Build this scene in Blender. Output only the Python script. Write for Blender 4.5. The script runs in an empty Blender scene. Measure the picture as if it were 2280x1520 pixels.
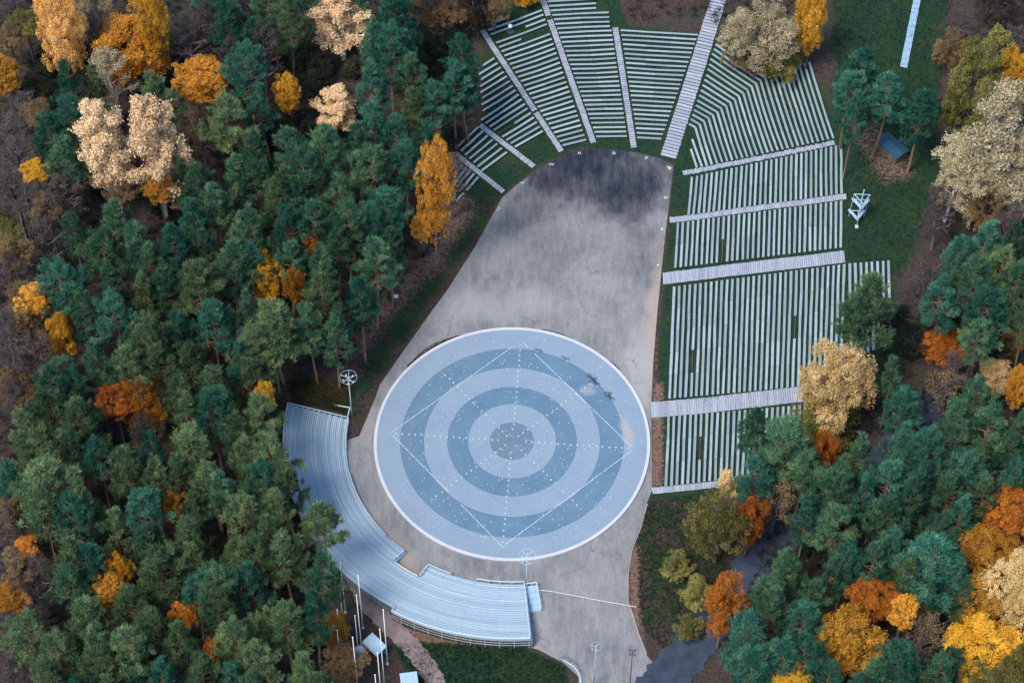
import bpy, bmesh, math, random
import numpy as np
from mathutils import Vector, Matrix

random.seed(7)
rng = np.random.default_rng(11)
R = math.radians
scene = bpy.context.scene
COL = scene.collection

# ------------------------------------------------------------------ camera, sky, sun, exposure
FPX = 6000.0                       # focal length in pixels of a 2280 px wide picture
ELEV = R(57.5)                     # the stage disc is seen from this elevation
DIST = FPX / 14.0                  # 14 px per metre at the stage
PITCH = ELEV - math.atan(223.0 / FPX)
CAM = Vector((0.0, -DIST * math.cos(ELEV), DIST * math.sin(ELEV)))
cam_data = bpy.data.cameras.new('camera')
cam_data.sensor_width = 36.0
cam_data.lens = FPX / 2280.0 * 36.0
cam_data.clip_start = 1.0
cam_data.clip_end = 5000.0
cam = bpy.data.objects.new('camera', cam_data)
COL.objects.link(cam)
cam.location = CAM
cam.rotation_euler = (math.pi / 2 - PITCH, 0, 0)
scene.camera = cam

SUN_ELEV, SUN_AZ = R(60), R(-135)  # azimuth measured from +Y towards +X
world = bpy.data.worlds.new('World')
scene.world = world
world.use_nodes = True
wn = world.node_tree.nodes
wl = world.node_tree.links
for n in list(wn):
    wn.remove(n)
sky = wn.new('ShaderNodeTexSky')
sky.sky_type = 'NISHITA'
sky.sun_disc = False
sky.sun_elevation = SUN_ELEV
sky.sun_rotation = SUN_AZ
sky.altitude = 200
sky.air_density = 1.0
sky.dust_density = 0.7
sky.ozone_density = 2.0
bg = wn.new('ShaderNodeBackground')
bg.inputs['Strength'].default_value = 0.15
wo = wn.new('ShaderNodeOutputWorld')
wl.new(sky.outputs[0], bg.inputs[0])
wl.new(bg.outputs[0], wo.inputs[0])

sd = bpy.data.lights.new('sun', 'SUN')
sd.energy = 2.2
sd.angle = R(20)
sd.color = (1.0, 0.94, 0.84)
sun = bpy.data.objects.new('sun', sd)
COL.objects.link(sun)
sdir = Vector((math.sin(SUN_AZ) * math.cos(SUN_ELEV), math.cos(SUN_AZ) * math.cos(SUN_ELEV), math.sin(SUN_ELEV)))
sun.rotation_euler = sdir.to_track_quat('Z', 'Y').to_euler()
sun.location = (-60, 0, 120)

vs = scene.view_settings
vs.view_transform = 'Standard'
vs.look = 'None'
vs.gamma = 1.0
vs.use_curve_mapping = False
vs.exposure = 1.02
scene.render.engine = 'CYCLES'
scene.cycles.max_bounces = 5
scene.cycles.diffuse_bounces = 3
scene.cycles.transparent_max_bounces = 4
scene.cycles.use_denoising = True

# ------------------------------------------------------------------ small helpers
def tag(o, label=None, cat=None, group=None, kind=None):
    if label: o['label'] = label
    if cat: o['category'] = cat
    if group: o['group'] = group
    if kind: o['kind'] = kind
    return o

def link(name, data, parent=None, loc=(0, 0, 0), rot=None, scale=None):
    o = bpy.data.objects.new(name, data)
    COL.objects.link(o)
    if parent is not None: o.parent = parent
    o.location = loc
    if rot is not None: o.rotation_euler = rot
    if scale is not None: o.scale = scale
    return o

def empty(name, loc, label, cat, group=None, rz=0.0):
    o = link(name, None, None, loc, (0, 0, rz))
    o.empty_display_size = 0.3
    return tag(o, label, cat, group)

def mesh_np(name, verts, faces, mat=None, attrs=None, smooth=False):
    """verts (n,3), faces (m,k) with k constant; attrs name -> per-vertex float"""
    verts = np.asarray(verts, dtype=np.float32)
    faces = np.asarray(faces, dtype=np.int32)
    me = bpy.data.meshes.new(name)
    k = faces.shape[1]
    me.vertices.add(len(verts)); me.vertices.foreach_set('co', verts.ravel())
    me.loops.add(faces.size); me.loops.foreach_set('vertex_index', faces.ravel())
    me.polygons.add(len(faces))
    me.polygons.foreach_set('loop_start', np.arange(0, faces.size, k, dtype=np.int32))
    me.polygons.foreach_set('loop_total', np.full(len(faces), k, dtype=np.int32))
    me.polygons.foreach_set('use_smooth', np.full(len(faces), bool(smooth)))
    for an, av in (attrs or {}).items():
        a = me.attributes.new(an, 'FLOAT', 'POINT')
        a.data.foreach_set('value', np.asarray(av, dtype=np.float32))
    me.update(calc_edges=True)
    me.validate()
    if mat: me.materials.append(mat)
    return me

class MB:
    """collects boxes, tubes and prisms into one mesh"""
    def __init__(self): self.v, self.f = [], []
    def box(self, c, s, rz=0.0, rot=None):
        m = rot if rot is not None else Matrix.Rotation(rz, 3, 'Z')
        b = len(self.v)
        for x in (-.5, .5):
            for y in (-.5, .5):
                for z in (-.5, .5):
                    self.v.append(Vector(c) + m @ Vector((x * s[0], y * s[1], z * s[2])))
        for q in ((0, 1, 3, 2), (4, 6, 7, 5), (0, 4, 5, 1), (2, 3, 7, 6), (0, 2, 6, 4), (1, 5, 7, 3)):
            self.f.append(tuple(b + i for i in q))
        return self
    def tube(self, pts, rad, n=6, close=False):
        pts = [Vector(p) for p in pts]
        rad = rad if isinstance(rad, (list, tuple)) else [rad] * len(pts)
        b = len(self.v); m = len(pts)
        for i, p in enumerate(pts):
            if close: d = pts[(i + 1) % m] - pts[i - 1]
            else: d = pts[min(i + 1, m - 1)] - pts[max(i - 1, 0)]
            d.normalize()
            a = Vector((0, 0, 1)) if abs(d.z) < .9 else Vector((1, 0, 0))
            u = d.cross(a).normalized(); w = d.cross(u)
            for k in range(n):
                t = 2 * math.pi * k / n
                self.v.append(p + (u * math.cos(t) + w * math.sin(t)) * rad[i])
        for i in range(m if close else m - 1):
            j = (i + 1) % m
            for k in range(n):
                l = (k + 1) % n
                self.f.append((b + i * n + k, b + i * n + l, b + j * n + l, b + j * n + k))
        if not close:
            self.f.append(tuple(b + k for k in range(n)))
            self.f.append(tuple(b + (m - 1) * n + k for k in reversed(range(n))))
        return self
    def prism(self, poly, z0, z1):
        b = len(self.v); n = len(poly)
        for z in (z0, z1):
            for p in poly: self.v.append(Vector((p[0], p[1], z)))
        self.f.append(tuple(b + i for i in reversed(range(n))))
        self.f.append(tuple(b + n + i for i in range(n)))
        for i in range(n):
            j = (i + 1) % n
            self.f.append((b + i, b + j, b + n + j, b + n + i))
        return self
    def mesh(self, name, mat, smooth=False):
        me = bpy.data.meshes.new(name)
        me.from_pydata([tuple(v) for v in self.v], [], self.f)
        me.materials.append(mat)
        bm = bmesh.new(); bm.from_mesh(me)
        bmesh.ops.recalc_face_normals(bm, faces=bm.faces)
        bm.to_mesh(me); bm.free()
        if smooth:
            me.polygons.foreach_set('use_smooth', [True] * len(me.polygons))
        return me
    def build(self, name, mat, parent=None, loc=(0, 0, 0), smooth=False):
        return link(name, self.mesh(name, mat, smooth), parent, loc)

# ------------------------------------------------------------------ materials
class NT:
    def __init__(self, name, rough=0.8, spec=0.2):
        self.m = bpy.data.materials.new(name); self.m.use_nodes = True
        self.t = self.m.node_tree
        for n in list(self.t.nodes): self.t.nodes.remove(n)
        self.out = self.t.nodes.new('ShaderNodeOutputMaterial')
        self.p = self.t.nodes.new('ShaderNodeBsdfPrincipled')
        self.p.inputs['Roughness'].default_value = rough
        self.p.inputs['Specular IOR Level'].default_value = spec
        self.t.links.new(self.p.outputs[0], self.out.inputs[0])
        self._co = None
    def n(self, kind, **kw):
        nd = self.t.nodes.new(kind)
        for k, v in kw.items(): setattr(nd, k, v)
        return nd
    def l(self, a, b): self.t.links.new(a, b)
    def co(self):
        if self._co is None: self._co = self.n('ShaderNodeTexCoord').outputs['Object']
        return self._co
    def world(self):
        return self.n('ShaderNodeNewGeometry').outputs['Position']
    def mapping(self, src, loc=(0, 0, 0), scale=(1, 1, 1), rot=(0, 0, 0)):
        mp = self.n('ShaderNodeMapping')
        mp.inputs['Location'].default_value = loc
        mp.inputs['Scale'].default_value = scale
        mp.inputs['Rotation'].default_value = rot
        self.l(src, mp.inputs[0]); return mp.outputs[0]
    def noise(self, src, scale, detail=4, rough=.55, dist=0.0):
        nd = self.n('ShaderNodeTexNoise')
        nd.inputs['Scale'].default_value = scale
        nd.inputs['Detail'].default_value = detail
        nd.inputs['Roughness'].default_value = rough
        nd.inputs['Distortion'].default_value = dist
        self.l(src, nd.inputs['Vector']); return nd.outputs['Fac']
    def ramp(self, fac, lo, hi, c0=(0, 0, 0), c1=(1, 1, 1)):
        r = self.n('ShaderNodeValToRGB')
        e = r.color_ramp.elements
        e[0].position, e[1].position = lo, hi
        e[0].color, e[1].color = (*c0, 1), (*c1, 1)
        self.l(fac, r.inputs[0]); return r.outputs[0]
    def mix(self, fac, a, b, mode='MIX'):
        m = self.n('ShaderNodeMix', data_type='RGBA', blend_type=mode)
        for s, v in ((m.inputs['Factor'], fac), (m.inputs[6], a), (m.inputs[7], b)):
            if isinstance(v, (int, float)): s.default_value = v
            elif isinstance(v, tuple): s.default_value = (*v, 1)
            else: self.l(v, s)
        return m.outputs[2]
    def math(self, op, a, b=None):
        m = self.n('ShaderNodeMath', operation=op)
        for s, v in zip(m.inputs, (a, b)):
            if v is None: continue
            if isinstance(v, (int, float)): s.default_value = v
            else: self.l(v, s)
        return m.outputs[0]
    def rand(self): return self.n('ShaderNodeObjectInfo').outputs['Random']
    def attr(self, name):
        return self.n('ShaderNodeAttribute', attribute_name=name).outputs['Fac']
    def spot(self, src, c, rx, ry, rot=0.0, dist=0.5, freq=0.5):
        """blotch mask: 1 inside an ellipse around c, ragged edge"""
        nn = self.n('ShaderNodeTexNoise'); nn.inputs['Scale'].default_value = freq; nn.inputs['Detail'].default_value = 4
        self.l(src, nn.inputs['Vector'])
        sub = self.n('ShaderNodeVectorMath', operation='SUBTRACT'); self.l(nn.outputs['Color'], sub.inputs[0]); sub.inputs[1].default_value = (.5, .5, .5)
        sc = self.n('ShaderNodeVectorMath', operation='SCALE'); self.l(sub.outputs[0], sc.inputs[0]); sc.inputs['Scale'].default_value = dist * 2
        ad = self.n('ShaderNodeVectorMath', operation='ADD'); self.l(src, ad.inputs[0]); self.l(sc.outputs[0], ad.inputs[1])
        s2 = self.n('ShaderNodeVectorMath', operation='SUBTRACT'); self.l(ad.outputs[0], s2.inputs[0]); s2.inputs[1].default_value = (c[0], c[1], 0)
        v = self.mapping(s2.outputs[0], rot=(0, 0, -rot))
        v = self.mapping(v, scale=(1 / rx, 1 / ry, 0))
        ln = self.n('ShaderNodeVectorMath', operation='LENGTH'); self.l(v, ln.inputs[0])
        return ln.outputs['Value']
    def bump(self, h, strength=.3, dist=.05):
        b = self.n('ShaderNodeBump')
        b.inputs['Strength'].default_value = strength; b.inputs['Distance'].default_value = dist
        self.l(h, b.inputs['Height']); self.l(b.outputs[0], self.p.inputs['Normal'])
    def color(self, c):
        if isinstance(c, tuple): self.p.inputs['Base Color'].default_value = (*c, 1)
        else: self.l(c, self.p.inputs['Base Color'])
        return self.m

def wood(name, a, b, dirt=(.22, .25, .24), amount=.35, along=(1.0, 1.0, 1.0)):
    t = NT(name, .75, .2)
    base = t.mix(t.rand(), a, b)
    w = t.world()
    d = t.ramp(t.noise(w, 1.1, 6, .65), .5, .78)
    d = t.math('MULTIPLY', d, amount)
    c = t.mix(d, base, dirt)
    f = t.ramp(t.noise(t.mapping(w, scale=along), 9.0, 3), .3, .75)
    c = t.mix(t.math('MULTIPLY', f, .22), c, tuple(x * .6 for x in a))
    t.bump(t.noise(w, 20), .2, .02)
    return t.color(c)

def metal(name, c, rough=.45, var=.25):
    t = NT(name, rough, .4)
    n = t.ramp(t.noise(t.world(), 1.7, 5), .45, .75)
    return t.color(t.mix(t.math('MULTIPLY', n, var), c, tuple(x * .45 for x in c)))

M = {}
M['bench'] = wood('bench_wood', (.31, .375, .40), (.195, .248, .268), (.12, .165, .16), .6)
M['tread'] = wood('tread_wood', (.36, .385, .44), (.26, .28, .33), (.17, .18, .21), .5)
M['tread_blue'] = wood('tread_wood_blue', (.30, .44, .54), (.23, .35, .45), (.15, .23, .28), .5)
M['support'] = wood('support_wood', (.16, .14, .12), (.11, .10, .09), (.05, .05, .05), .4)
M['white_paint'] = wood('white_paint', (.50, .51, .56), (.46, .47, .52), (.30, .31, .33), .5)
M['rail_white'] = metal('rail_paint', (.44, .53, .58))
M['pole_white'] = metal('pole_paint', (.80, .80, .76), .5, .35)
M['dark_metal'] = metal('dark_metal', (.05, .075, .10))
M['grey_metal'] = metal('grey_metal', (.36, .42, .46))
M['roof_blue'] = metal('roof_sheet', (.30, .43, .53), .5, .3)
M['hut_blue'] = metal('hut_roof_sheet', (.008, .055, .10), .7, .5)
M['hut_wall'] = metal('hut_wall', (.10, .085, .075), .8)
M['mark'] = metal('mark_paint', (.42, .48, .51), .7, .5)
M['mark_pink'] = metal('mark_paint_pink', (.75, .52, .52), .7, .3)
M['rope'] = metal('barrier_paint', (.62, .58, .52), .7, .3)
M['glass'] = metal('lamp_glass', (.78, .80, .80), .25, .1)

def stand_mat():
    t = NT('stand_boards', .65, .25)
    b = t.mix(t.attr('tint'), (.235, .325, .39), (.40, .50, .565))
    w = t.world()
    c = t.mix(t.math('MULTIPLY', t.ramp(t.noise(w, .35, 6, .6), .45, .75), .4), b, (.25, .34, .40))
    c = t.mix(t.math('MULTIPLY', t.ramp(t.noise(w, 2.6, 5, .7), .5, .72), .4), c, (.15, .225, .285))
    t.bump(t.noise(w, 12), .2, .02)
    return t.color(c)
M['stand'] = stand_mat()

def disc_mat(name, c, c2):
    t = NT(name, .8, .2)
    w = t.world()
    col = t.mix(t.ramp(t.noise(w, .22, 5, .6), .35, .68), c, c2)
    col = t.mix(t.math('MULTIPLY', t.ramp(t.noise(w, 3.5, 3, .7), .42, .66), .28), col, tuple(min(1, x * 1.35) for x in c))
    dust = t.spot(w, (18.3, 1.6), 1.2, 3.6, R(12), .9, .5)
    col = t.mix(t.math('MULTIPLY', t.ramp(dust, .3, 1.2, (1, 1, 1), (0, 0, 0)), .75), col, (.34, .31, .29))
    dust = t.spot(w, (12.2, 9.6), 1.6, 1.5, 0, 1.2, .5)
    col = t.mix(t.math('MULTIPLY', t.ramp(dust, .3, 1.3, (1, 1, 1), (0, 0, 0)), .55), col, (.32, .31, .31))
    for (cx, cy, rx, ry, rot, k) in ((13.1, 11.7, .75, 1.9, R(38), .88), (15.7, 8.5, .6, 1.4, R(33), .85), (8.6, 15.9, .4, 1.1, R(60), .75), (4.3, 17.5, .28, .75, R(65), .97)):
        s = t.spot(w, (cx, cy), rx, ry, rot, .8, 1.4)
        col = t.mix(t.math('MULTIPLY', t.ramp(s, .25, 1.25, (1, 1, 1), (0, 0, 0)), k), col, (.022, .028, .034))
    t.bump(t.noise(w, 9, 4), .25, .02)
    return t.color(col)
M['disc_light'] = disc_mat('disc_light_paving', (.178, .240, .305), (.208, .264, .322))
M['disc_dark'] = disc_mat('disc_blue_paving', (.082, .150, .215), (.112, .186, .250))
M['disc_core'] = disc_mat('disc_core_paving', (.095, .15, .195), (.125, .18, .225))

def plaza_mat():
    t = NT('worn_asphalt', .95, .04)
    w = t.world()
    streak = t.noise(t.mapping(w, scale=(1.0, .28, 1)), .9, 6, .68)
    blot = t.noise(w, .10, 5, .6)
    c = t.mix(t.ramp(blot, .38, .62), (.132, .138, .142), (.225, .220, .214))
    c = t.mix(t.math('MULTIPLY', t.ramp(streak, .40, .66), .6), c, (.285, .272, .258))
    c = t.mix(t.math('MULTIPLY', t.ramp(t.noise(t.mapping(w, scale=(1, .4, 1)), 2.6, 4, .7), .45, .7), .5), c, (.125, .132, .15))
    # sandy, leaf-brown strip by the benches and beside the stand
    for (cx, cy, rx, ry, rot, col, k) in ((24.2, 26, 2.6, 22, R(-6), (.34, .28, .235), .8), (-20, -18, 3.5, 16, R(40), (.31, .26, .22), .75), (1, -33, 7, 8, 0, (.32, .295, .275), .6),
                                          (20.3, 12, 3.2, 16, R(-2), (.33, .315, .305), .65), (-2, 27, 16, 5, 0, (.30, .295, .295), .5), (-14.6, 38, 3.5, 2.4, 0, (.33, .29, .27), .6)):
        s = t.spot(w, (cx, cy), rx, ry, rot, 3.0, .25)
        c = t.mix(t.math('MULTIPLY', t.ramp(s, .3, 1.25, (1, 1, 1), (0, 0, 0)), k), c, col)
    # dark bluish patches, strongest at the end under the fan of benches
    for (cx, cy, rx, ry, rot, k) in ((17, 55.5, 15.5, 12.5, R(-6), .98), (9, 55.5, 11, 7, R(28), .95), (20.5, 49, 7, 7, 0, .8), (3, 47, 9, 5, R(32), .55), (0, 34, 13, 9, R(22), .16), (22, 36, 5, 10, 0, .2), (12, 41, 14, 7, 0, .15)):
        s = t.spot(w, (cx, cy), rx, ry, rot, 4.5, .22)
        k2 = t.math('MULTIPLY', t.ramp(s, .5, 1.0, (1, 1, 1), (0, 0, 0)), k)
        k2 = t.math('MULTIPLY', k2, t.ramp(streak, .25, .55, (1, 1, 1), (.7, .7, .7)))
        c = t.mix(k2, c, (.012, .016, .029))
    # hairline cracks and worn seams
    vo = t.n('ShaderNodeTexVoronoi', feature='DISTANCE_TO_EDGE'); vo.inputs['Scale'].default_value = .16
    wob = t.n('ShaderNodeVectorMath', operation='ADD'); t.l(w, wob.inputs[0])
    nz = t.n('ShaderNodeTexNoise'); nz.inputs['Scale'].default_value = .9; nz.inputs['Detail'].default_value = 5; t.l(w, nz.inputs['Vector'])
    sc = t.n('ShaderNodeVectorMath', operation='SCALE'); t.l(nz.outputs['Color'], sc.inputs[0]); sc.inputs['Scale'].default_value = 1.6; t.l(sc.outputs[0], wob.inputs[1])
    t.l(wob.outputs[0], vo.inputs['Vector'])
    cr = t.math('MULTIPLY', t.ramp(vo.outputs['Distance'], .004, .016, (1, 1, 1), (0, 0, 0)), t.ramp(t.noise(w, .12, 3), .48, .6))
    c = t.mix(t.math('MULTIPLY', cr, .45), c, (.07, .075, .085))
    t.bump(t.noise(w, 14, 3), .3, .02)
    return t.color(c)
M['plaza'] = plaza_mat()

def ground_mat():
    t = NT('ground_cover', .95, .1)
    w = t.world()
    g = t.attr('grass')
    n1 = t.noise(w, .28, 6, .65)
    n2 = t.noise(w, 2.2, 5, .7)
    grass = t.mix(t.ramp(n2, .35, .68), (.006, .024, .017), (.022, .046, .019))
    grass = t.mix(t.math('MULTIPLY', t.ramp(n1, .5, .7), .6), grass, (.042, .047, .018))
    litter = t.mix(t.ramp(n2, .35, .66), (.022, .018, .020), (.075, .048, .038))
    litter = t.mix(t.math('MULTIPLY', t.ramp(n1, .48, .66), .6), litter, (.030, .045, .030))
    speck = t.ramp(t.noise(w, 6.5, 2, .8), .64, .72)
    litter = t.mix(t.math('MULTIPLY', speck, .55), litter, (.24, .115, .05))
    f = t.math('ADD', g, t.math('MULTIPLY', t.math('SUBTRACT', n1, .5), 1.3))
    f = t.ramp(f, .38, .62)
    c = t.mix(f, litter, grass)
    d = t.math('MULTIPLY', t.ramp(t.math('ADD', t.attr('dirt'), t.math('MULTIPLY', t.math('SUBTRACT', n2, .5), .9)), .35, .7), 1.0)
    c = t.mix(d, c, t.mix(t.ramp(n2, .35, .65), (.075, .045, .036), (.20, .125, .092)))
    t.bump(n2, .6, .15)
    return t.color(c)
M['ground'] = ground_mat()

def track_mat(name, a, b):
    t = NT(name, .95, .1)
    w = t.world()
    c = t.mix(t.ramp(t.noise(w, .5, 6, .65), .35, .65), a, b)
    c = t.mix(t.math('MULTIPLY', t.ramp(t.noise(w, 4, 3, .8), .55, .7), .5), c, tuple(x * .5 for x in a))
    t.bump(t.noise(w, 8), .4, .03)
    return t.color(c)
M['path'] = track_mat('dirt_path', (.15, .115, .115), (.25, .20, .19))
M['road'] = track_mat('road_asphalt', (.028, .038, .060), (.050, .062, .09))
M['kerb'] = track_mat('kerb_stone', (.22, .18, .17), (.30, .26, .24))

def leaf_mat(name, cols, transl=.3, hue=.04):
    """cols: dark, mid, light leaf colours picked by the clump's own tint"""
    t = NT(name, .7, .1)
    tint = t.attr('tint')
    rd = t.rand()
    r = t.n('ShaderNodeValToRGB')
    e = r.color_ramp.elements
    e[0].position, e[1].position = 0.05, 0.95
    e[0].color, e[1].color = (*cols[0], 1), (*cols[2], 1)
    m = r.color_ramp.elements.new(.5); m.color = (*cols[1], 1)
    f = t.math('ADD', t.math('MULTIPLY', tint, .8), t.math('MULTIPLY', rd, .2))
    t.l(f, r.inputs[0])
    h = t.n('ShaderNodeHueSaturation')
    t.l(t.math('ADD', t.math('MULTIPLY', rd, hue), .5 - hue / 2), h.inputs['Hue'])
    t.l(t.math('ADD', t.math('MULTIPLY', rd, .35), .82), h.inputs['Value'])
    t.l(r.outputs[0], h.inputs['Color'])
    t.color(h.outputs[0])
    tr = t.n('ShaderNodeBsdfTranslucent'); t.l(h.outputs[0], tr.inputs[0])
    mx = t.n('ShaderNodeMixShader'); mx.inputs[0].default_value = transl
    t.l(t.p.outputs[0], mx.inputs[1]); t.l(tr.outputs[0], mx.inputs[2]); t.l(mx.outputs[0], t.out.inputs[0])
    return t.m
LEAF = {
    'teal':   leaf_mat('needles_blue_green', ((.009, .064, .052), (.032, .142, .096), (.130, .285, .165)), .25, .015),
    'green':  leaf_mat('needles_green', ((.013, .062, .044), (.054, .150, .084), (.200, .310, .145)), .25, .015),
    'olive':  leaf_mat('needles_olive', ((.024, .064, .038), (.095, .168, .078), (.275, .335, .140)), .25, .015),
    'blush':  leaf_mat('leaves_blush_cream', ((.48, .29, .14), (.74, .51, .29), (.85, .66, .45)), .35, .012),
    'orange': leaf_mat('leaves_orange', ((.40, .16, .015), (.76, .35, .040), (.90, .52, .11)), .35, .012),
    'rust':   leaf_mat('leaves_rust', ((.24, .075, .012), (.52, .165, .022), (.70, .28, .05)), .35, .012),
    'gold':   leaf_mat('leaves_gold', ((.34, .16, .015), (.68, .34, .025), (.85, .50, .08)), .35, .012),
    'brown':  leaf_mat('leaves_golden_brown', ((.20, .085, .013), (.44, .20, .025), (.62, .32, .06)), .35, .012),
    'peach':  leaf_mat('leaves_peach_orange', ((.56, .25, .05), (.85, .47, .14), (.90, .60, .28)), .35, .012),
    'cream':  leaf_mat('leaves_cream', ((.44, .27, .08), (.72, .50, .22), (.84, .66, .38)), .35, .012),
    'pale':   leaf_mat('leaves_pale_tan', ((.28, .22, .11), (.46, .38, .22), (.62, .53, .36)), .35, .012),
    'oliveleaf': leaf_mat('leaves_olive_gold', ((.075, .080, .020), (.19, .175, .045), (.38, .32, .11)), .35, .02),
    'tan':    leaf_mat('leaves_tan_brown', ((.10, .065, .035), (.24, .155, .070), (.38, .25, .12)), .35, .02),
    'twig':   leaf_mat('twig_haze', ((.045, .036, .042), (.085, .068, .068), (.17, .12, .09)), .3, .03),
    'darkleaf': leaf_mat('leaves_dark_brown', ((.014, .018, .020), (.040, .034, .026), (.095, .062, .034)), .3, .03),
    'shrub':  leaf_mat('shrub_leaves', ((.010, .020, .020), (.028, .040, .026), (.080, .070, .030)), .3, .03),
}
BARK = {
    'pine': track_mat('pine_bark', (.17, .10, .07), (.26, .15, .095)),
    'pale': track_mat('pale_bark', (.52, .47, .42), (.66, .61, .56)),
    'grey': track_mat('grey_bark', (.075, .060, .066), (.15, .12, .122)),
    'dark': track_mat('dark_bark', (.045, .038, .036), (.075, .06, .055)),
}

# ------------------------------------------------------------------ pixel <-> world
sp, cp = math.sin(PITCH), math.cos(PITCH)
def ray(px, py):
    u, v = (px - 1140) / FPX, -(py - 760) / FPX
    # camera axes: right +x, up (0,sp,cp), forward (0,cp,-sp)
    return Vector((u, v * sp + cp, v * cp - sp))
def at_z(px, py, z):
    d = ray(px, py); k = (z - CAM.z) / d.z
    return CAM + d * k

# ------------------------------------------------------------------ terrain
PLAZA_PX = [(1118, 440), (1150, 412), (1200, 375), (1250, 346), (1310, 333), (1370, 333), (1420, 340), (1470, 353), (1500, 370),
            (1495, 410), (1484, 500), (1474, 590), (1464, 690), (1455, 800), (1450, 900), (1452, 1040), (1452, 1090), (1440, 1120),
            (1425, 1172), (1405, 1222), (1397, 1275), (1397, 1340), (1410, 1375), (1420, 1410), (1440, 1458), (1475, 1500), (1510, 1600),
            (1290, 1600), (1288, 1505), (1255, 1475), (1200, 1446), (1150, 1432), (1090, 1437), (1000, 1415), (930, 1390), (850, 1330), (760, 1230), (715, 1100),
            (700, 985), (760, 985), (800, 970), (815, 935), (836, 885), (846, 856), (885, 800), (940, 722), (1000, 640), (1060, 545)]
PLAZA = [at_z(x, y, 0.0) for x, y in PLAZA_PX]
PL = np.array([(p.x, p.y) for p in PLAZA])

def poly_dist(P, poly):
    """signed distance (negative inside) of points P (n,2) to a polygon"""
    best = np.full(len(P), 1e9); inside = np.zeros(len(P), bool)
    n = len(poly)
    for i in range(n):
        a, b = poly[i], poly[(i + 1) % n]
        ab = b - a
        t = np.clip(((P - a) @ ab) / (ab @ ab), 0, 1)
        d = np.linalg.norm(P - (a + t[:, None] * ab), axis=1)
        best = np.minimum(best, d)
        c = (a[1] > P[:, 1]) != (b[1] > P[:, 1])
        with np.errstate(divide='ignore', invalid='ignore'):
            xi = (b[0] - a[0]) * (P[:, 1] - a[1]) / (b[1] - a[1]) + a[0]
        inside ^= c & (P[:, 0] < xi)
    return np.where(inside, -best, best)

def vnoise(x, y, seed=0):
    s = seed * 1.7
    return (np.sin(x * .31 + 1.3 + s) * np.cos(y * .27 - .7 + s) + .6 * np.sin(x * .11 - y * .13 + 2.1 + s) + .4 * np.cos(x * .63 + y * .51 + s)) / 2.0

gx = np.concatenate([np.array([-1500, -900, -500, -320, -220, -170]), np.arange(-135, 135.1, .9), np.array([170, 220, 320, 500, 900, 1500])])
gy = np.concatenate([np.array([-1500, -900, -500, -300, -200, -140]), np.arange(-95, 150.1, .9), np.array([190, 260, 360, 520, 900, 1500])])
GX, GY = np.meshgrid(gx, gy)
P2 = np.stack([GX.ravel(), GY.ravel()], 1)
D = poly_dist(P2, PL)
ang = np.degrees(np.arctan2(P2[:, 1] - 15, P2[:, 0] - 2)) % 360
AK = [0, 30, 55, 80, 110, 135, 150, 190, 215, 245, 270, 300, 325, 345, 360]
S1 = [.20, .20, .20, .20, .20, .22, .36, .30, .10, .06, .03, .03, .06, .16, .20]
D1 = [30, 30, 32, 34, 34, 26, 9, 9, 10, 10, 10, 10, 12, 24, 30]
S2 = [.05, .05, .05, .05, .05, .06, .09, .08, .05, .03, .0, .0, .03, .05, .05]
s1, d1, s2 = (np.interp(ang, AK, a) for a in (S1, D1, S2))
dd = np.maximum(D - .6, 0)
Z = s1 * np.minimum(dd, d1) + s2 * np.clip(dd - d1, 0, 90)
Z = Z + np.clip(dd / 14, 0, 1) * vnoise(P2[:, 0], P2[:, 1]) * .22 + np.clip(dd / 3, 0, 1) * vnoise(P2[:, 0] * 4, P2[:, 1] * 4, 3) * .05
Z = np.where(D < -.4, -.15, Z)
ZG = Z.reshape(GX.shape)

def ground(x, y):
    i = int(np.clip(np.searchsorted(gx, x) - 1, 0, len(gx) - 2)); j = int(np.clip(np.searchsorted(gy, y) - 1, 0, len(gy) - 2))
    u = (x - gx[i]) / (gx[i + 1] - gx[i]); v = (y - gy[j]) / (gy[j + 1] - gy[j])
    z = (ZG[j, i] * (1 - u) * (1 - v) + ZG[j, i + 1] * u * (1 - v) + ZG[j + 1, i] * (1 - u) * v + ZG[j + 1, i + 1] * u * v)
    return max(float(z), 0.0)

def at(px, py, off=0.0):
    """point at height off above the ground seen at this place"""
    z = off
    for _ in range(14):
        p = at_z(px, py, z)
        z = z * .35 + (ground(p.x, p.y) + off) * .65
    p = at_z(px, py, z)
    return p

# cover masks: grass where the lawns and bench slopes are, dirt where it is trodden and leaf strewn
def wpoly(pxs): return np.array([[at(x, y).x, at(x, y).y] for x, y in pxs])
grass = np.zeros(len(P2)); dirt = np.zeros(len(P2))
def zone(arr, pxs, val, soft=2.0, mode='max'):
    d = poly_dist(P2, wpoly(pxs))
    m = np.clip(.5 - d / soft, 0, 1)
    arr[:] = np.maximum(arr, m * val) if mode == 'max' else arr * (1 - m) + m * val
zone(grass, [(1070, 150), (1110, 40), (1220, -60), (1360, -60), (1400, 60), (1600, 80), (1720, 170), (1800, 130), (1870, 310), (1890, 560), (1990, 580), (1990, 800), (1780, 1090), (1440, 1110),
             (1500, 360), (1300, 325), (1200, 365), (1110, 440), (1000, 430), (1000, 350), (1080, 260)], 1.0)
zone(grass, [(1850, -60), (2130, -60), (2100, 150), (2090, 420), (2010, 620), (1880, 580), (1850, 300)], .9, 4)
zone(grass, [(870, 1430), (1000, 1425), (1090, 1440), (1150, 1434), (1260, 1480), (1290, 1600), (960, 1600)], 1.0, 1.5)
zone(grass, [(1410, 1120), (1620, 1090), (1620, 1300), (1470, 1450), (1420, 1390)], .5, 2)
zone(grass, [(1110, 440), (1050, 560), (935, 730), (840, 860), (800, 940), (740, 900), (860, 720), (960, 560), (1040, 440)], .62, 3)
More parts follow.
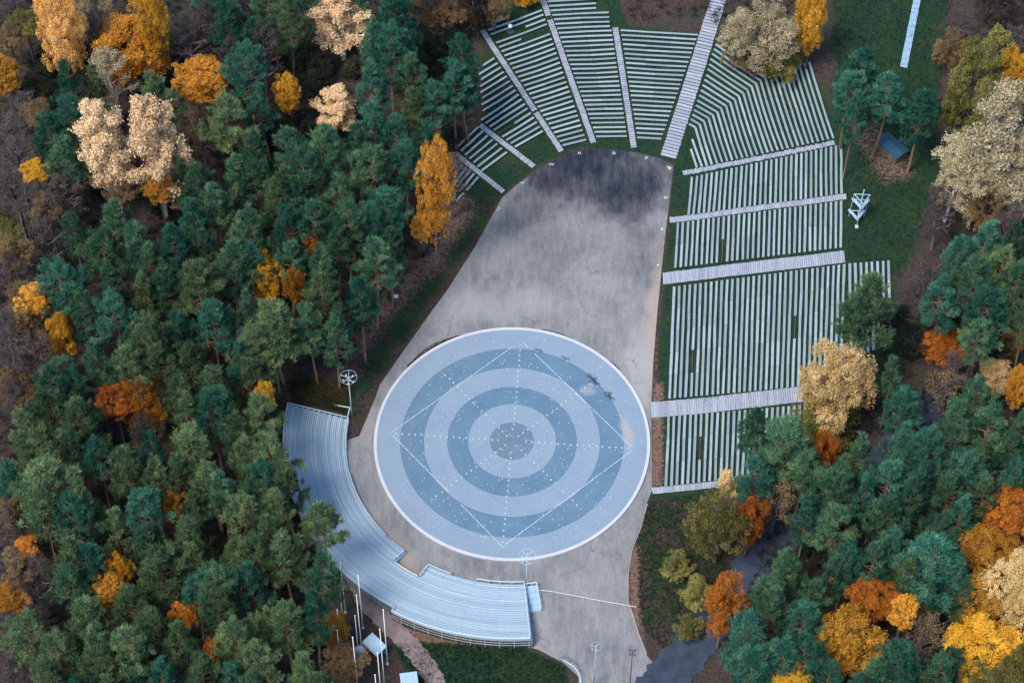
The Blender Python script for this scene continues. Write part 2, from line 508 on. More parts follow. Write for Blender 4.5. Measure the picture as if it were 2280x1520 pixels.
zone(dirt, [(1020, 430), (1075, 455), (985, 600), (870, 720), (800, 800), (760, 800), (870, 600), (960, 480)], .75, 4)
zone(dirt, [(1452, 850), (1478, 850), (1478, 1085), (1448, 1085)], .85, 1.5)
zone(dirt, [(1460, 640), (1476, 640), (1468, 850), (1450, 850)], .5, 1.5)
zone(dirt, [(1397, 1215), (1430, 1215), (1425, 1330), (1440, 1450), (1400, 1380)], .75, 1.5)
zone(dirt, [(1860, 270), (1960, 260), (2060, 400), (1960, 420), (1900, 330)], .6, 4)
zone(dirt, [(880, 1390), (1000, 1412), (1160, 1425), (1160, 1440), (1000, 1436), (900, 1425)], .8, 1.5)
zone(dirt, [(640, 850), (790, 850), (790, 930), (640, 890)], .55, 3)
nx, ny = len(gx), len(gy)
idx = np.arange(nx * ny).reshape(ny, nx)
quads = np.stack([idx[:-1, :-1], idx[:-1, 1:], idx[1:, 1:], idx[1:, :-1]], -1).reshape(-1, 4)
tm = mesh_np('ground', np.column_stack([P2, Z]), quads, M['ground'], {'grass': grass, 'dirt': dirt}, smooth=True)
tag(link('ground', tm), 'autumn ground of leaf litter and grass rising around the paved apron', 'ground', kind='structure')

def sheet(name, pts, z, mat, label, cat):
    me = bpy.data.meshes.new(name)
    bm = bmesh.new()
    top = [bm.verts.new((p[0], p[1], z)) for p in pts]
    f = bm.faces.new(top)
    if f.normal.z < 0: f.normal_flip()
    bmesh.ops.triangulate(bm, faces=[f])
    bm.normal_update()
    bm.to_mesh(me); bm.free()
    me.materials.append(mat)
    return tag(link(name, me), label, cat, kind='structure')
sheet('paved_apron', [(p.x, p.y) for p in PLAZA], 0.02, M['plaza'], 'worn grey paved apron turning dark under the benches', 'pavement')

def ribbon(name, pxs, width, mat, label, cat, lift=.14, sub=12):
    pts = []
    n = len(pxs)
    for i in range(n - 1):
        p0, p1, p2, p3 = (Vector((*pxs[max(0, min(n - 1, k))], 0)) for k in (i - 1, i, i + 1, i + 2))
        for s in range(sub):
            t = s / sub
            q = .5 * ((2 * p1) + (p2 - p0) * t + (2 * p0 - 5 * p1 + 4 * p2 - p3) * t * t + (3 * p1 - p0 - 3 * p2 + p3) * t ** 3)
            pts.append(at(q.x, q.y))
    pts.append(at(*pxs[-1]))
    V, F = [], []
    for i, p in enumerate(pts):
        d = pts[min(i + 1, len(pts) - 1)] - pts[max(i - 1, 0)]
        d.z = 0; d.normalize(); nrm = Vector((-d.y, d.x, 0))
        for k in range(7):
            wob = 1 + .09 * math.sin(i * 1.3 + (2 if k > 3 else 0)) + .06 * math.sin(i * 2.9)
            q = p + nrm * (k / 6 - .5) * width * wob
            V.append((q.x, q.y, ground(q.x, q.y) + lift))
    for i in range(len(pts) - 1):
        for k in range(6):
            a = i * 7 + k
            F.append((a, a + 7, a + 8, a + 1))
    me = mesh_np(name, V, F, mat, smooth=True)
    return tag(link(name, me), label, cat, kind='structure')
ribbon('dirt_path', [(790, 1275), (815, 1335), (868, 1392), (925, 1450), (965, 1510), (990, 1580)], 3.0, M['path'], 'brown dirt path curving between the flagpoles and the lawn', 'path')
ribbon('road', [(1440, 1560), (1500, 1490), (1575, 1395), (1660, 1290), (1740, 1205), (1830, 1140), (1950, 1050), (2100, 900), (2200, 810), (2330, 760)], 6.5, M['road'], 'dark asphalt road running through the pine wood', 'road', .14)

# kerb along the curved dark edge by the olive trees
mb = MB()
mb.tube([Vector((at(x, y).x, at(x, y).y, .05)) for x, y in [(1441, 1122), (1427, 1174), (1407, 1224), (1399, 1276), (1399, 1340), (1411, 1374), (1421, 1408), (1440, 1456)]], .13, 6)
tag(mb.build('kerb', M['kerb']), 'low brown kerb edging the apron below the olive trees', 'kerb', kind='structure')

# ------------------------------------------------------------------ the round stage
def annulus(mb, r0, r1, z0, z1, n=96):
    b = len(mb.v)
    for i in range(n):
        t = 2 * math.pi * i / n
        c, s = math.cos(t), math.sin(t)
        for r, z in ((r0, z0), (r0, z1), (r1, z1), (r1, z0)):
            mb.v.append(Vector((r * c, r * s, z)))
    for i in range(n):
        j = (i + 1) % n
        for k in range(4):
            l = (k + 1) % 4
            mb.f.append((b + i * 4 + k, b + i * 4 + l, b + j * 4 + l, b + j * 4 + k))
stage = empty('round_stage', (0, 0, .02), 'round stage floor with pale and blue rings and a white rim', 'stage')
for nm, r0, r1, mt in (('ring', 17.76, 21.45, 'disc_light'), ('ring', 14.0, 17.75, 'disc_dark'), ('ring', 10.3, 13.99, 'disc_light'), ('ring', 7.0, 10.29, 'disc_dark'), ('ring', 3.5, 6.99, 'disc_light')):
    mb = MB(); annulus(mb, r0, r1, 0, .22); mb.build(nm, M[mt], stage)
mb = MB(); mb.prism([(3.49 * math.cos(2 * math.pi * k / 64), 3.49 * math.sin(2 * math.pi * k / 64)) for k in range(64)], 0, .22); mb.build('centre_disc', M['disc_core'], stage)
mb = MB(); annulus(mb, 21.46, 21.95, 0, .30, 128); mb.build('rim', M['white_paint'], stage)
# dashed square of painted lines
ROT = R(-4.4)
cor = [Vector((19.4 * math.cos(ROT + R(90 * k)), 19.4 * math.sin(ROT + R(90 * k)), 0)) for k in range(4)]
for k in range(4):
    a, b = cor[k], cor[(k + 1) % 4]
    d = (b - a); L = d.length; rz = math.atan2(d.y, d.x)
    s = 0.6
    while s < L - .6:
        ln = random.uniform(.5, 1.5)
        if random.random() < .93:
            c = a + d * ((s + ln / 2) / L)
            MB().box((c.x, c.y, .227), (ln, .11, .006), rz).build('painted_dash', M['mark'], stage)
        s += ln + random.uniform(.06, .22)
stud = MB().prism([(.14 * math.cos(2 * math.pi * k / 8), .14 * math.sin(2 * math.pi * k / 8)) for k in range(8)], .22, .245).mesh('floor_light', M['mark'])
for k in range(8):
    t = ROT + R(45 * k)
    r = 2.2 if k % 2 == 0 else 1.3
    while r < (19.2 if k % 2 == 0 else 17.2):
        rr = r + random.uniform(-.06, .06); tt = t + random.uniform(-.06, .06) / rr
        link('floor_light', stud, stage, (rr * math.cos(tt), rr * math.sin(tt), 0), None, (1, 1, 1) if k % 2 == 0 or random.random() < .8 else (.7, .7, 1))
        r += 1.02
mb = MB()
for _ in range(680):
    r = 20.6 * math.sqrt(random.random()); t = random.uniform(0, 6.283); q = random.uniform(.055, .10)
    mb.prism([(r * math.cos(t) + q * math.cos(a * 1.0472), r * math.sin(t) + q * math.sin(a * 1.0472)) for a in range(6)], .22, .232)
tag(mb.build('paint_dots', M['mark'], stage), kind='stuff')

# painted signs on the apron edge
def sign(px, py, kind, mat='mark', label=''):
    p = at_z(px, py, .02)
    mb = MB()
    z0, z1 = .004, .012
    s = .42
    if kind == 'ring':
        annulus(mb, s * .55, s, z0, z1, 16)
    elif kind == 'crescent':
        pts = [(s * math.cos(R(a)), s * math.sin(R(a))) for a in range(40, 230, 20)] + [(.25 + s * .8 * math.cos(R(a)), -.18 + s * .8 * math.sin(R(a))) for a in range(220, 50, -20)]
        mb.prism(pts, z0, z1)
    elif kind == 'bars':
        mb.box((-.28, 0, .008), (.17, .8, .008)); mb.box((.28, 0, .008), (.17, .8, .008)); mb.box((0, 0, .0085), (.38, .17, .008))
    elif kind == 'tick':
        mb.box((-.25, .05, .008), (.62, .18, .008), R(-50)); mb.box((.22, .1, .0085), (.75, .18, .008), R(40))
    elif kind == 'zigzag':
        for i, a in enumerate((-58, 58, -58, 58)):
            mb.box((-.45 + .3 * i, 0, .008 + .0006 * (i % 2)), (.66, .17, .008), R(a))
    elif kind == 'dot':
        mb.prism([(.3 * math.cos(a * .785), .36 * math.sin(a * .785)) for a in range(8)], z0, z1)
    elif kind == 'pair':
        mb.prism([(-.2 + .28 * math.cos(a * .785), -.25 + .28 * math.sin(a * .785)) for a in range(8)], z0, z1)
        mb.prism([(.2 + .28 * math.cos(a * .785), .35 + .28 * math.sin(a * .785)) for a in range(8)], z0, z1)
    elif kind == 'key':
        mb.box((-.2, .1, .008), (.2, 1.1, .008), R(25)); mb.box((.25, .15, .0085), (.75, .22, .008), R(-35)); mb.box((.15, -.35, .009), (.6, .2, .008), R(20))
    o = mb.build('painted_sign', M[mat], None, (p.x, p.y, .02)); o.scale = (.68, .68, 1)
    tag(o, label, 'marking', 'painted signs along the apron edge')
sign(1110, 466, 'pair', label='two white painted dots at the apron edge by the lowest aisle')
sign(1163, 408, 'tick', label='white painted tick on the apron edge between two stairs')
sign(1228, 366, 'zigzag', label='white painted zigzag on the dark end of the apron')
sign(1290, 341, 'bars', label='white painted letter H shape on the dark apron edge')
sign(1367, 341, 'ring', label='white painted ring on the darkest apron edge below the middle stair')
sign(1440, 352, 'crescent', label='white painted crescent on the apron edge beside the wide stair')
sign(1490, 374, 'key', 'mark_pink', label='pinkish painted angular sign at the foot of the wide stair')
sign(1482, 440, 'ring', label='pale painted ring on the apron edge beside the side lawn')
sign(1474, 510, 'dot', label='pale painted dot by the end of the narrow aisle')
sign(1465, 590, 'dot', label='pale painted dot by the end of the wide boardwalk')

# fallen leaves swept against the stage rim
def leaf_pile(name, a0, a1, n, r0, r1, label):
    mb_v, mb_f = [], []
    for _ in range(n):
        t = R(random.uniform(a0, a1)); k = 1 - abs((math.degrees(t) - a0) / (a1 - a0) * 2 - 1)
        r = r0 + (r1 - r0) * random.random() ** 1.6 * (.3 + .7 * k); z = .03 + .22 * random.random() * max(0, 1 - (r - r0) / .7)
        s = random.uniform(.06, .15)
        c = Vector((r * math.cos(t), r * math.sin(t), z)); b = len(mb_v)
        for q in range(3):
            mb_v.append(c + Vector((random.uniform(-1, 1), random.uniform(-1, 1), random.uniform(-.2, .4))) * s)
        mb_f.append((b, b + 1, b + 2))
    me = mesh_np(name, [tuple(v) for v in mb_v], mb_f, LEAF['darkleaf'], {'tint': np.repeat(rng.random(n), 3)})
    tag(link(name, me), label, 'leaves', kind='stuff')
leaf_pile('fallen_leaves', 113, 140, 2600, 21.97, 22.9, 'brown fallen leaves drifted against the white stage rim')
leaf_pile('fallen_leaves', 64, 78, 420, 21.97, 22.5, 'thin dark leaf drift against the stage rim towards the fan benches')
leaf_pile('fallen_leaves', 38, 44, 160, 21.97, 22.4, 'small dark leaf drift against the stage rim near the boardwalk end')

# ------------------------------------------------------------------ plank meshes shared by benches and stairs
def unit_plank(name, mat):
    bm = bmesh.new(); bmesh.ops.create_cube(bm, size=1.0)
    me = bpy.data.meshes.new(name); bm.to_mesh(me); bm.free(); me.materials.append(mat); return me
PLANK = unit_plank('bench_plank', M['bench'])
TREAD = unit_plank('tread', M['tread'])
TREADB = unit_plank('tread_blue', M['tread_blue'])

ORD = ['', 'first', 'second', 'third', 'fourth', 'fifth', 'sixth', 'seventh', 'eighth', 'ninth', 'tenth', 'eleventh', 'twelfth', 'thirteenth', 'fourteenth', 'fifteenth', 'sixteenth', 'seventeenth', 'eighteenth', 'nineteenth']
TENS = {20: ('twentieth', 'twenty'), 30: ('thirtieth', 'thirty'), 40: ('fortieth', 'forty')}
def ordinal(n):
    if n < 20: return ORD[n]
    t = n // 10 * 10
    return TENS[t][0] if n == t else TENS[t][1] + '-' + ORD[n - t]

def bench(pts_px, label, group, width=.40, seat=.42, gaps=()):
    """a long plank bench along a polyline of pixels"""
    P = [at(x, y, seat) for x, y in pts_px]
    base = Vector((sum(p.x for p in P) / len(P), sum(p.y for p in P) / len(P), 0)); base.z = ground(base.x, base.y)
    root = empty('bench', base, label, 'bench', group)
    sup = MB()
    count = 0
    for a, b in zip(P[:-1], P[1:]):
        L = (b - a).length
        n = max(1, round(L / 4.2))
        off0 = random.uniform(-.03, .03)
        for i in range(n):
            off1 = random.uniform(-.045, .045)
            count += 1
            t0, t1 = i / n, (i + 1) / n
            p, q = a.lerp(b, t0), a.lerp(b, t1)
            # follow the ground under each plank
            p = Vector((p.x, p.y, ground(p.x, p.y) + seat)); q = Vector((q.x, q.y, ground(q.x, q.y) + seat))
            d = q - p
            nrm = Vector((-d.y, d.x, 0)).normalized()
            p = p + nrm * off0; q = q + nrm * off1; off0 = off1
            d = q - p
            mid = (p + q) / 2
            rz = math.atan2(d.y, d.x); ry = -math.atan2(d.z, math.hypot(d.x, d.y))
            if count not in gaps and random.random() > .003:
                w = width * random.uniform(.9, 1.06)
                o = link('seat_plank', PLANK, root, mid - base + Vector((0, 0, random.uniform(-.012, .012))), (random.uniform(-.05, .05), ry, rz), (d.length - .02, w, .06))
            # rail under the planks, with a post at each joint
            rm = Matrix.Rotation(rz, 3, 'Z') @ Matrix.Rotation(ry, 3, 'Y')
            sup.box(mid - base - Vector((0, 0, .085)), (d.length + .02, .09, .08), rot=rm)
            for e in ((p.lerp(q, .12), p.lerp(q, .88)) if n == 1 or i == n - 1 else (p.lerp(q, .12),)):
                sup.box(e - base - Vector((0, 0, .33)), (.1, .1, .46), rz)
    sup.build('support_frame', M['support'], root)
    return root

def lerp2(a, b, t): return (a[0] + (b[0] - a[0]) * t, a[1] + (b[1] - a[1]) * t)

def z7(x, y): return (1180 + x / 4.22, y / 4.22)
def z5(x, y): return (980 + x / 3.303, y / 3.304)
def zA(x, y): return (1500 + x / 4.75, 80 + y / 4.75)

# fan of benches, block by block
G = 'benches in rows on the grass slope'
for j in range(24):
    t = j / 23
    bench([lerp2((1419, 306), (1382, 68), t), lerp2((1473, 309), (1554, 78), t)], f'{ordinal(j + 1)} plank bench up from the apron, between wide and middle stairs of the fan', 'benches left of the wide stair')
for j in range(34):
    l = (630 - 15.3 * j - 8, 1283 - 42.2 * j); ry = 1280 - 43 * j
    rx = 912 - 6.25 * j if j < 24 else (752 - 4 * (j - 24) if j < 28 else 622)
    bench([z7(*l), z7(rx, ry)], f'{ordinal(j + 1)} plank bench up from the apron, in the fan block reaching furthest uphill', 'benches of the tallest fan block')
for j in range(29):
    t = j / 28
    a, b = lerp2((1252, 324), (1080, 58), t), lerp2((1305, 311), (1203, 12), t)
    if j == 28: b = lerp2(a, b, .36)
    if j == 23: b = lerp2(a, b, .45)
    if j == 25: a = lerp2(a, b, .62)
    bench([a, b], f'{ordinal(j + 1)} plank bench up from the apron, in the fan block with the round lamp', 'benches of the block with the lamp')
for k in range(17):
    r = lerp2((755, 965), (400, 430), k / 16)
    l = lerp2((550, 1080), (300, 885), k / 8) if k <= 8 else (r[0] - (r[0] - 250) * .8, r[1] + (r[0] - 250) * .8 * .62)
    bench([z5(*l), z5(*r)], f'{ordinal(k + 1)} plank bench up from the lawn, half under the pines of the fan', 'benches running under the pines')
for k in range(7):
    bench([z5(305 - 30 * k, 1255 - 29 * k), z5(490 - 35 * k, 1120 - 31 * k)], f'{ordinal(k + 1)} plank bench up from the lawn, between the two shortest aisles', 'benches between the shortest aisles')
for k in range(6):
    bench([z5(195 - 35 * k, 1400 - 12 * k), z5(280 - 30 * k, 1300 - 22 * k)], f'{ordinal(k + 1)} short plank bench at the outer end of the fan, by the tall orange tree', 'short benches by the orange tree')
bench([z5(115, 1478), z5(172, 1420)], 'lone short bench overgrown with leaves at the outer end of the fan', 'short benches by the orange tree')

# the block that bends
ub = [930, 882, 832, 782, 735, 683, 630, 575, 520, 465, 412, 352, 300, 245, 190, 140, 90, 35]
ux = [165, 180, 200, 215, 235, 250, 270, 287, 305, 325, 345, 360, 375, 390, 407, 425, 442, 465]
for i in range(28):
    bot = zA(245 + 53.5 * i, 1395 - 11.5 * i)
    if i == 0: pts = [bot, zA(180, 1197)]
    elif i == 1: pts = [bot, zA(195, 1092)]
    elif i <= 18:
        k = (i - 2) / 16
        pts = [bot, zA(230 + 735 * k, 970 - 528 * k), zA(ux[i - 2], ub[i - 2])]
    else:
        k = (i - 19) / 8
        pts = [bot, zA(1030 + 400 * k, 462 - 187 * k - 12 * math.sin(k * 3.14))]
    kind = 'bent plank bench' if 2 <= i <= 18 else 'straight plank bench'
    bench(pts, f'{ordinal(i + 1)} bench up from the lawn in the bending block, a {kind}', 'benches of the bending block', width=.40)
bench([zA(465 + 6, 30), zA(1010, 410)], 'topmost slanting bench of the bending block, stopping short of the bend', 'benches of the bending block')

for i in range(31):
    t = i / 30
    bench([lerp2((1541, 394), (1872.6, 322), t), lerp2((1532.6, 479), (1874, 431), t)], f'{ordinal(i + 1)} bench uphill from the apron, between the two narrow zigzag aisles', 'benches between narrow aisles', width=.41)
for i in range(33):
    t = i / 32
    bench([lerp2((1509.5, 496), (1873, 447), t), lerp2((1504, 596), (1872, 551), t)], f'{ordinal(i + 1)} bench uphill from the apron, between narrow aisle and upper wide boardwalk', 'benches above the upper boardwalk', width=.41)
for i in range(41):
    if i < 33:
        t = i / 32
        top = lerp2((1501, 638), (1880, 588), t); bot = lerp2((1491, 887), (1872, 852), t)
        if i > 26: bot = (bot[0], 860 - (i - 26) * 9)
    else:
        top = (1880 + 12.3 * (i - 32), 587 - .9 * (i - 32)); bot = (1882 + 12.6 * (i - 32), 800 - 4.2 * (i - 32))
    gaps = {23: (3,)}.get(i, ())
    bench([top, bot], f'{ordinal(i + 1)} bench uphill from the apron, between the two wide boardwalks', 'long benches between the boardwalks', width=.43, gaps=gaps)
for i in range(26):
    top = (1489 + 12.15 * i, 927 - 1.06 * i); bot = (1483 + 12.15 * i, 1082 - 1.45 * i)
    if i > 15: bot = lerp2(bot, top, (i - 15) * .06)
    gaps = {6: (2,)}.get(i, ())
    bench([top, bot], f'{ordinal(i + 1)} bench uphill from the apron, below the lower wide boardwalk', 'benches below the lower boardwalk', width=.43, gaps=gaps)

# ------------------------------------------------------------------ stairs and boardwalks
def aisle(name, a, b, width, label, pitch=.36, mesh=TREAD, cat='stairs', lift=.16, ragged=0.0, skew=0.0):
    n0 = 24
    pts = [at(*lerp2(a, b, i / n0), lift) for i in range(n0 + 1)]
    A, B = pts[0], pts[-1]
    d = B - A; d.z = 0; L = d.length; d.normalize()
    nrm = Vector((-d.y, d.x, 0))
    rz = math.atan2(d.y, d.x)
    base = Vector((A.x, A.y, ground(A.x, A.y)))
    root = empty(name, base, label, cat, 'stairs and boardwalks between the benches')
    n = int(L / pitch)
    for i in range(n):
        p = A + d * ((i + .5) * pitch)
        z = ground(p.x, p.y) + lift
        if width < 1.1 and random.random() < .01: continue
        sh = random.uniform(-ragged, ragged) + random.uniform(-.03, .03)
        link('tread', mesh, root, Vector((p.x, p.y, z)) - base + nrm * sh, (random.uniform(-.012, .012), random.uniform(-.03, .03), rz + skew + random.uniform(-.012, .012)),
             (pitch * random.uniform(.86, .95), width * random.uniform(.97, 1.02), .06))
    for s in (-1, 1):
        mb = MB()
        path = []
        for i in range(13):
            p = A + d * (L * i / 12) + nrm * (s * (width / 2 - .12))
            path.append(Vector((p.x, p.y, ground(p.x, p.y) + lift - .09)) - base)
        mb.tube(path, .055, 4)
        mb.build('stringer', M['support'], root)
    return root
aisle('stairs', (1488, 350), (1606, -20), 2.75, 'wide pale plank stair climbing through the fan of benches', .62, lift=.2)
aisle('stairs', (1411.5, 329), (1369.5, 60), 1.0, 'narrow plank stair in the middle of the fan, ending at brown ground', .42)
aisle('stairs', (1321.5, 318), (1202, -20), 1.0, 'narrow plank stair of the fan running beyond the tallest block', .42)
aisle('stairs', (1250, 337), (1074, 68), .95, 'narrow plank stair of the fan below the round lamp', .42)
aisle('stairs', (1189, 371), (1066, 276), .95, 'short plank stair of the fan reaching into the pines', .45)
aisle('stairs', (1121, 427), (1012, 341), .9, 'outermost short plank stair of the fan, broken at its upper end', .45)
aisle('stairs', (1520, 386), (1862, 317), .95, 'narrow zigzag-edged aisle below the bending block', .40, ragged=.14)
aisle('stairs', (1491, 490), (1886, 437), 1.15, 'narrow aisle ending at the white triangular tower', .36, ragged=.05)
aisle('boardwalk', (1476, 620), (1881, 571), 2.4, 'upper wide lilac-white boardwalk between the bench blocks', .36, cat='boardwalk')
aisle('boardwalk', (1450, 912), (1900, 868), 2.95, 'lower wide lilac-white boardwalk running under the cream tree', .36, cat='boardwalk')
aisle('stairs', (1452, 1092), (1610, 1076), 1.15, 'narrow aisle edging the lowest benches above the dark lawn', .36)
aisle('stairs', (2012, 150), (2046, -20), 1.25, 'pale blue plank stair on the dark green meadow', .42, TREADB)

# ------------------------------------------------------------------ curved choir stand
def pol(r, deg, z=0.0): return Vector((r * math.cos(R(deg)), r * math.sin(R(deg)), z))
st = empty('choir_stand', pol(32, 223, 0), 'curved pale blue tiered choir stand wrapped round the stage', 'stand')
O = st.location.copy()
TR, TZ0, TDZ = .90, .55, .20
BT = [[random.uniform(.2, .95) for _ in range(3)] for _ in range(16)]
segs = [(171.5, 182), (182, 192.5), (192.5, 203), (203, 213), (213, 222.2), (222.2, 231.3), (231.3, 240.3), (240.3, 249), (249, 257.5), (257.5, 266), (266, 274.5)]
def inner_r(a): return 26.3
for si, (a0, a1) in enumerate(segs):
    tiers = 12 if a0 >= 240 else 11
    for i in range(tiers):
        if si == 6 and i < 3: continue
        r0 = 26.3 + TR * i; z = TZ0 + TDZ * i
        V, F, T = [], [], []
        NA = 6
        aa = [a0 + .008 + (a1 - a0 - .016) * k / NA for k in range(NA + 1)]
        def curved(ra, rb, zb, zt, tint):
            k0 = len(V)
            for a_ in aa:
                for rr_, zz in ((ra, zb), (rb, zb), (rb, zt), (ra, zt)):
                    p = pol(rr_, a_); V.append((p.x - O.x, p.y - O.y, zz)); T.append(tint)
            for k in range(NA):
                for c in range(4):
                    d = (c + 1) % 4
                    F.append((k0 + 4 * k + c, k0 + 4 * k + d, k0 + 4 * k + 4 + d, k0 + 4 * k + 4 + c))
            F.append((k0 + 3, k0 + 2, k0 + 1, k0)); e = k0 + 4 * NA; F.append((e, e + 1, e + 2, e + 3))
        for b in range(3):
            curved(r0 + TR * b / 3 + .012, r0 + TR * (b + 1) / 3 - .035, z - .06, z, min(1, max(0, BT[i][b] + random.uniform(-.15, .15))) * (.45 if b == 0 else 1))
        zb = z - TDZ if (i > 0 and not (si == 6 and i == 3)) else .03
        curved(r0 - .03, r0 + .008, zb, z - .004, .1)
        link('tier_panel', mesh_np('tier_panel', V, F, M['stand'], {'tint': T}), st)
def wall_radial(deg, i0, i1, nm, side=0.0):
    """stepped side wall under the tiers at an end or beside the notch"""
    mb = MB()
    for i in range(i0, i1):
        a = pol(26.3 + TR * i, deg + side) - O; b = pol(26.3 + TR * (i + 1), deg + side) - O
        c = (a + b) / 2; z = TZ0 + TDZ * i - .07
        mb.box((c.x, c.y, z / 2 + .015), (TR + .002 * (i % 2), .08 + .004 * (i % 2), z - .03), math.atan2(b.y - a.y, b.x - a.x))
    mb.build(nm, M['roof_blue'], st)
wall_radial(171.5, 0, 11, 'end_wall', -.12); wall_radial(274.5, 0, 12, 'end_wall', .12)
wall_radial(231.3, 0, 3, 'entrance_wall', .1); wall_radial(240.3, 0, 3, 'entrance_wall', -.1)
def railing(pts, nm='railing', rad=.07, h=.85, posts=True, mat='rail_white', parent=None, org=None):
    mb = MB(); org = O if org is None else org
    top = [p - org + Vector((0, 0, h)) for p in pts]
    mb.tube(top, rad, 6)
    if posts:
        for p in pts: mb.tube([p - org, p - org + Vector((0, 0, h))], rad * .75, 5)
    mb.build(nm, M[mat], parent or st)
railing([pol(26.5 + TR * i, 171.7, TZ0 + TDZ * i) for i in range(0, 11)] + [pol(36.1, 171.7, TZ0 + TDZ * 10)], 'end_rail', .09, .7)
railing([pol(26.5 + TR * i, 274.2, TZ0 + TDZ * i) for i in range(0, 12)] + [pol(36.95, 274.2, TZ0 + TDZ * 11)], 'end_rail', .10, .7)
railing([pol(36.12, a, TZ0 + TDZ * 10) for a in np.linspace(172, 240, 24)], 'back_rail', .08, .4)
railing([pol(37.0, a, TZ0 + TDZ * 11) for a in np.linspace(240.6, 274.2, 12)], 'back_rail', .12, .45)
railing([pol(r, 240.6, TZ0 + TDZ * 10.5) for r in (36.2, 37.0)], 'back_rail', .11, .45)
railing([pol(26.35, a, TZ0) for a in np.linspace(172, 184, 5)], 'front_rail', .1, .8)
railing([pol(26.35, a, TZ0) for a in np.linspace(194, 222, 9)], 'front_rail', .08, .45)
railing([pol(26.3, a, TZ0) for a in np.linspace(230.9, 225, 3)], 'front_rail', .06, .25)
railing([pol(r, 230.9, TZ0 + TDZ * k) for k, r in ((0, 26.4), (1, 27.4), (2, 28.3), (2.5, 28.9))], 'entrance_rail', .1, .6)
railing([pol(r, 240.7, TZ0 + TDZ * k) for k, r in ((0, 26.4), (1, 27.4), (2, 28.3), (2.5, 28.9))], 'entrance_rail', .1, .6)
railing([pol(29.05, a, TZ0 + TDZ * 3) for a in np.linspace(231.6, 240.1, 4)], 'entrance_rail', .09, .3, mat='rope')
railing([pol(26.35, a, TZ0) for a in np.linspace(241, 249, 3)], 'front_rail', .1, .6)
railing([pol(26.2, a, TZ0) for a in np.linspace(258, 274, 5)], 'front_rail', .1, .75)
# backs: posts and cross beams under the outer edge
for k, a in enumerate(np.linspace(174, 274, 30)):
    r = 36.05 if a < 240 else 36.95; zt = TZ0 + TDZ * (10 if a < 240 else 11)
    p = pol(r, a) - O
    MB().tube([(p.x, p.y, 0), (p.x, p.y, zt - .07)], .07, 5).build('back_post', M['grey_metal'], st)
for (a0, a1, r, zt, m) in ((172, 240.2, 36.1, TZ0 + TDZ * 10, 24), (240.6, 274.4, 37.0, TZ0 + TDZ * 11, 12)):
    mb = MB()
    for lvl in (.35, .62, .88):
        mb.tube([pol(r, a) - O + Vector((0, 0, zt * lvl)) for a in np.linspace(a0, a1, m)], .045, 4)
    mb.build('back_beam', M['grey_metal'], st)
    mb = MB()
    aa = np.linspace(a0, a1, m * 5)
    for p in [pol(r - .05, a) - O for a in aa]:
        mb.box((p.x, p.y, zt * .5), (.12, .12, zt * .9))
    tag(mb.build('back_lattice', M['hut_wall'], st), kind='stuff')
# annex with steps at the end by the lamp mast
def annex(deg0, deg1, nm, sgn):
    an = MB()
    for k in range(4):
        r = 26.6 + 1.1 * k
        q = [pol(r, deg0), pol(r + 1.08, deg0), pol(r + 1.08, deg1), pol(r, deg1)]
        an.prism([(p.x - O.x, p.y - O.y) for p in q], .03, .50 - .07 * k)
    an.build(nm, M['roof_blue'], st)
    railing([pol(26.5 + 1.1 * k, deg1, .03) for k in range(5)], nm + '_rail', .1, 1.15)
    railing([pol(26.5, a, .03) for a in (deg0, (deg0 + deg1) / 2, deg1)], nm + '_rail', .1, 1.15)
annex(274.9, 278.2, 'side_steps', 1)
annex(171.2, 167.6, 'side_steps', -1)

# ------------------------------------------------------------------ masts, lamps, poles
def ring_mast(base, h, label, mat, name='light_mast', ring=1.35, lamps=5, rz=0.3, head=0.0):
    root = empty(name, base, label, 'mast')
    MB().tube([(0, 0, 0), (0, 0, h * .5), (0, 0, h)], [.12, .09, .06], 8).build('pole', M[mat], root, smooth=True)
    MB().box((0, 0, .06), (.5, .5, .12)).build('base_plate', M['grey_metal'], root)
    mb = MB(); mb.tube([(ring * math.cos(R(12 * k)), ring * math.sin(R(12 * k)), h) for k in range(30)], .024, 5, True); mb.build('hoop', M[mat], root)
    for k in range(lamps):
        a = rz + 2 * math.pi * k / lamps
        MB().tube([(.06 * math.cos(a), .06 * math.sin(a), h - .05), (ring * math.cos(a), ring * math.sin(a), h)], .038, 5).build('spoke', M[mat], root)
        lx, ly = ring * .62 * math.cos(a + .5), ring * .62 * math.sin(a + .5)
        sp_ = MB().tube([(lx, ly, h - .75), (lx * 1.12, ly * 1.12, h - .45)], [.15, .08], 7).build('spotlight', M[mat], root)
        MB().tube([(0, 0, h - 1.1), (lx, ly, h - .6)], .035, 5).build('bracket', M[mat], root)
    return root
p = at(791, 972); ring_mast(Vector((pol(26.0, 169.8).x, pol(26.0, 169.8).y, .02)), 11.5, 'pale light mast with a hoop of spotlights at the wooded end of the stand', 'rail_white')
b2 = pol(26.35, 274.9); ring_mast(Vector((b2.x, b2.y, .02)), 9.0, 'pale light mast with a hoop at the open end of the stand', 'rail_white', rz=.9)
b3 = at_z(1400, 1556, .02); ring_mast(b3, 15.5, 'tall dark mast with a cluster of lamps beside the road mouth', 'dark_metal', ring=.8, lamps=4, rz=.2)
b4 = at_z(1322, 1530, .02); ring_mast(b4, 13.0, 'tall grey mast with a dark lamp hoop over the lower apron', 'grey_metal', ring=.75, lamps=3, rz=.8)

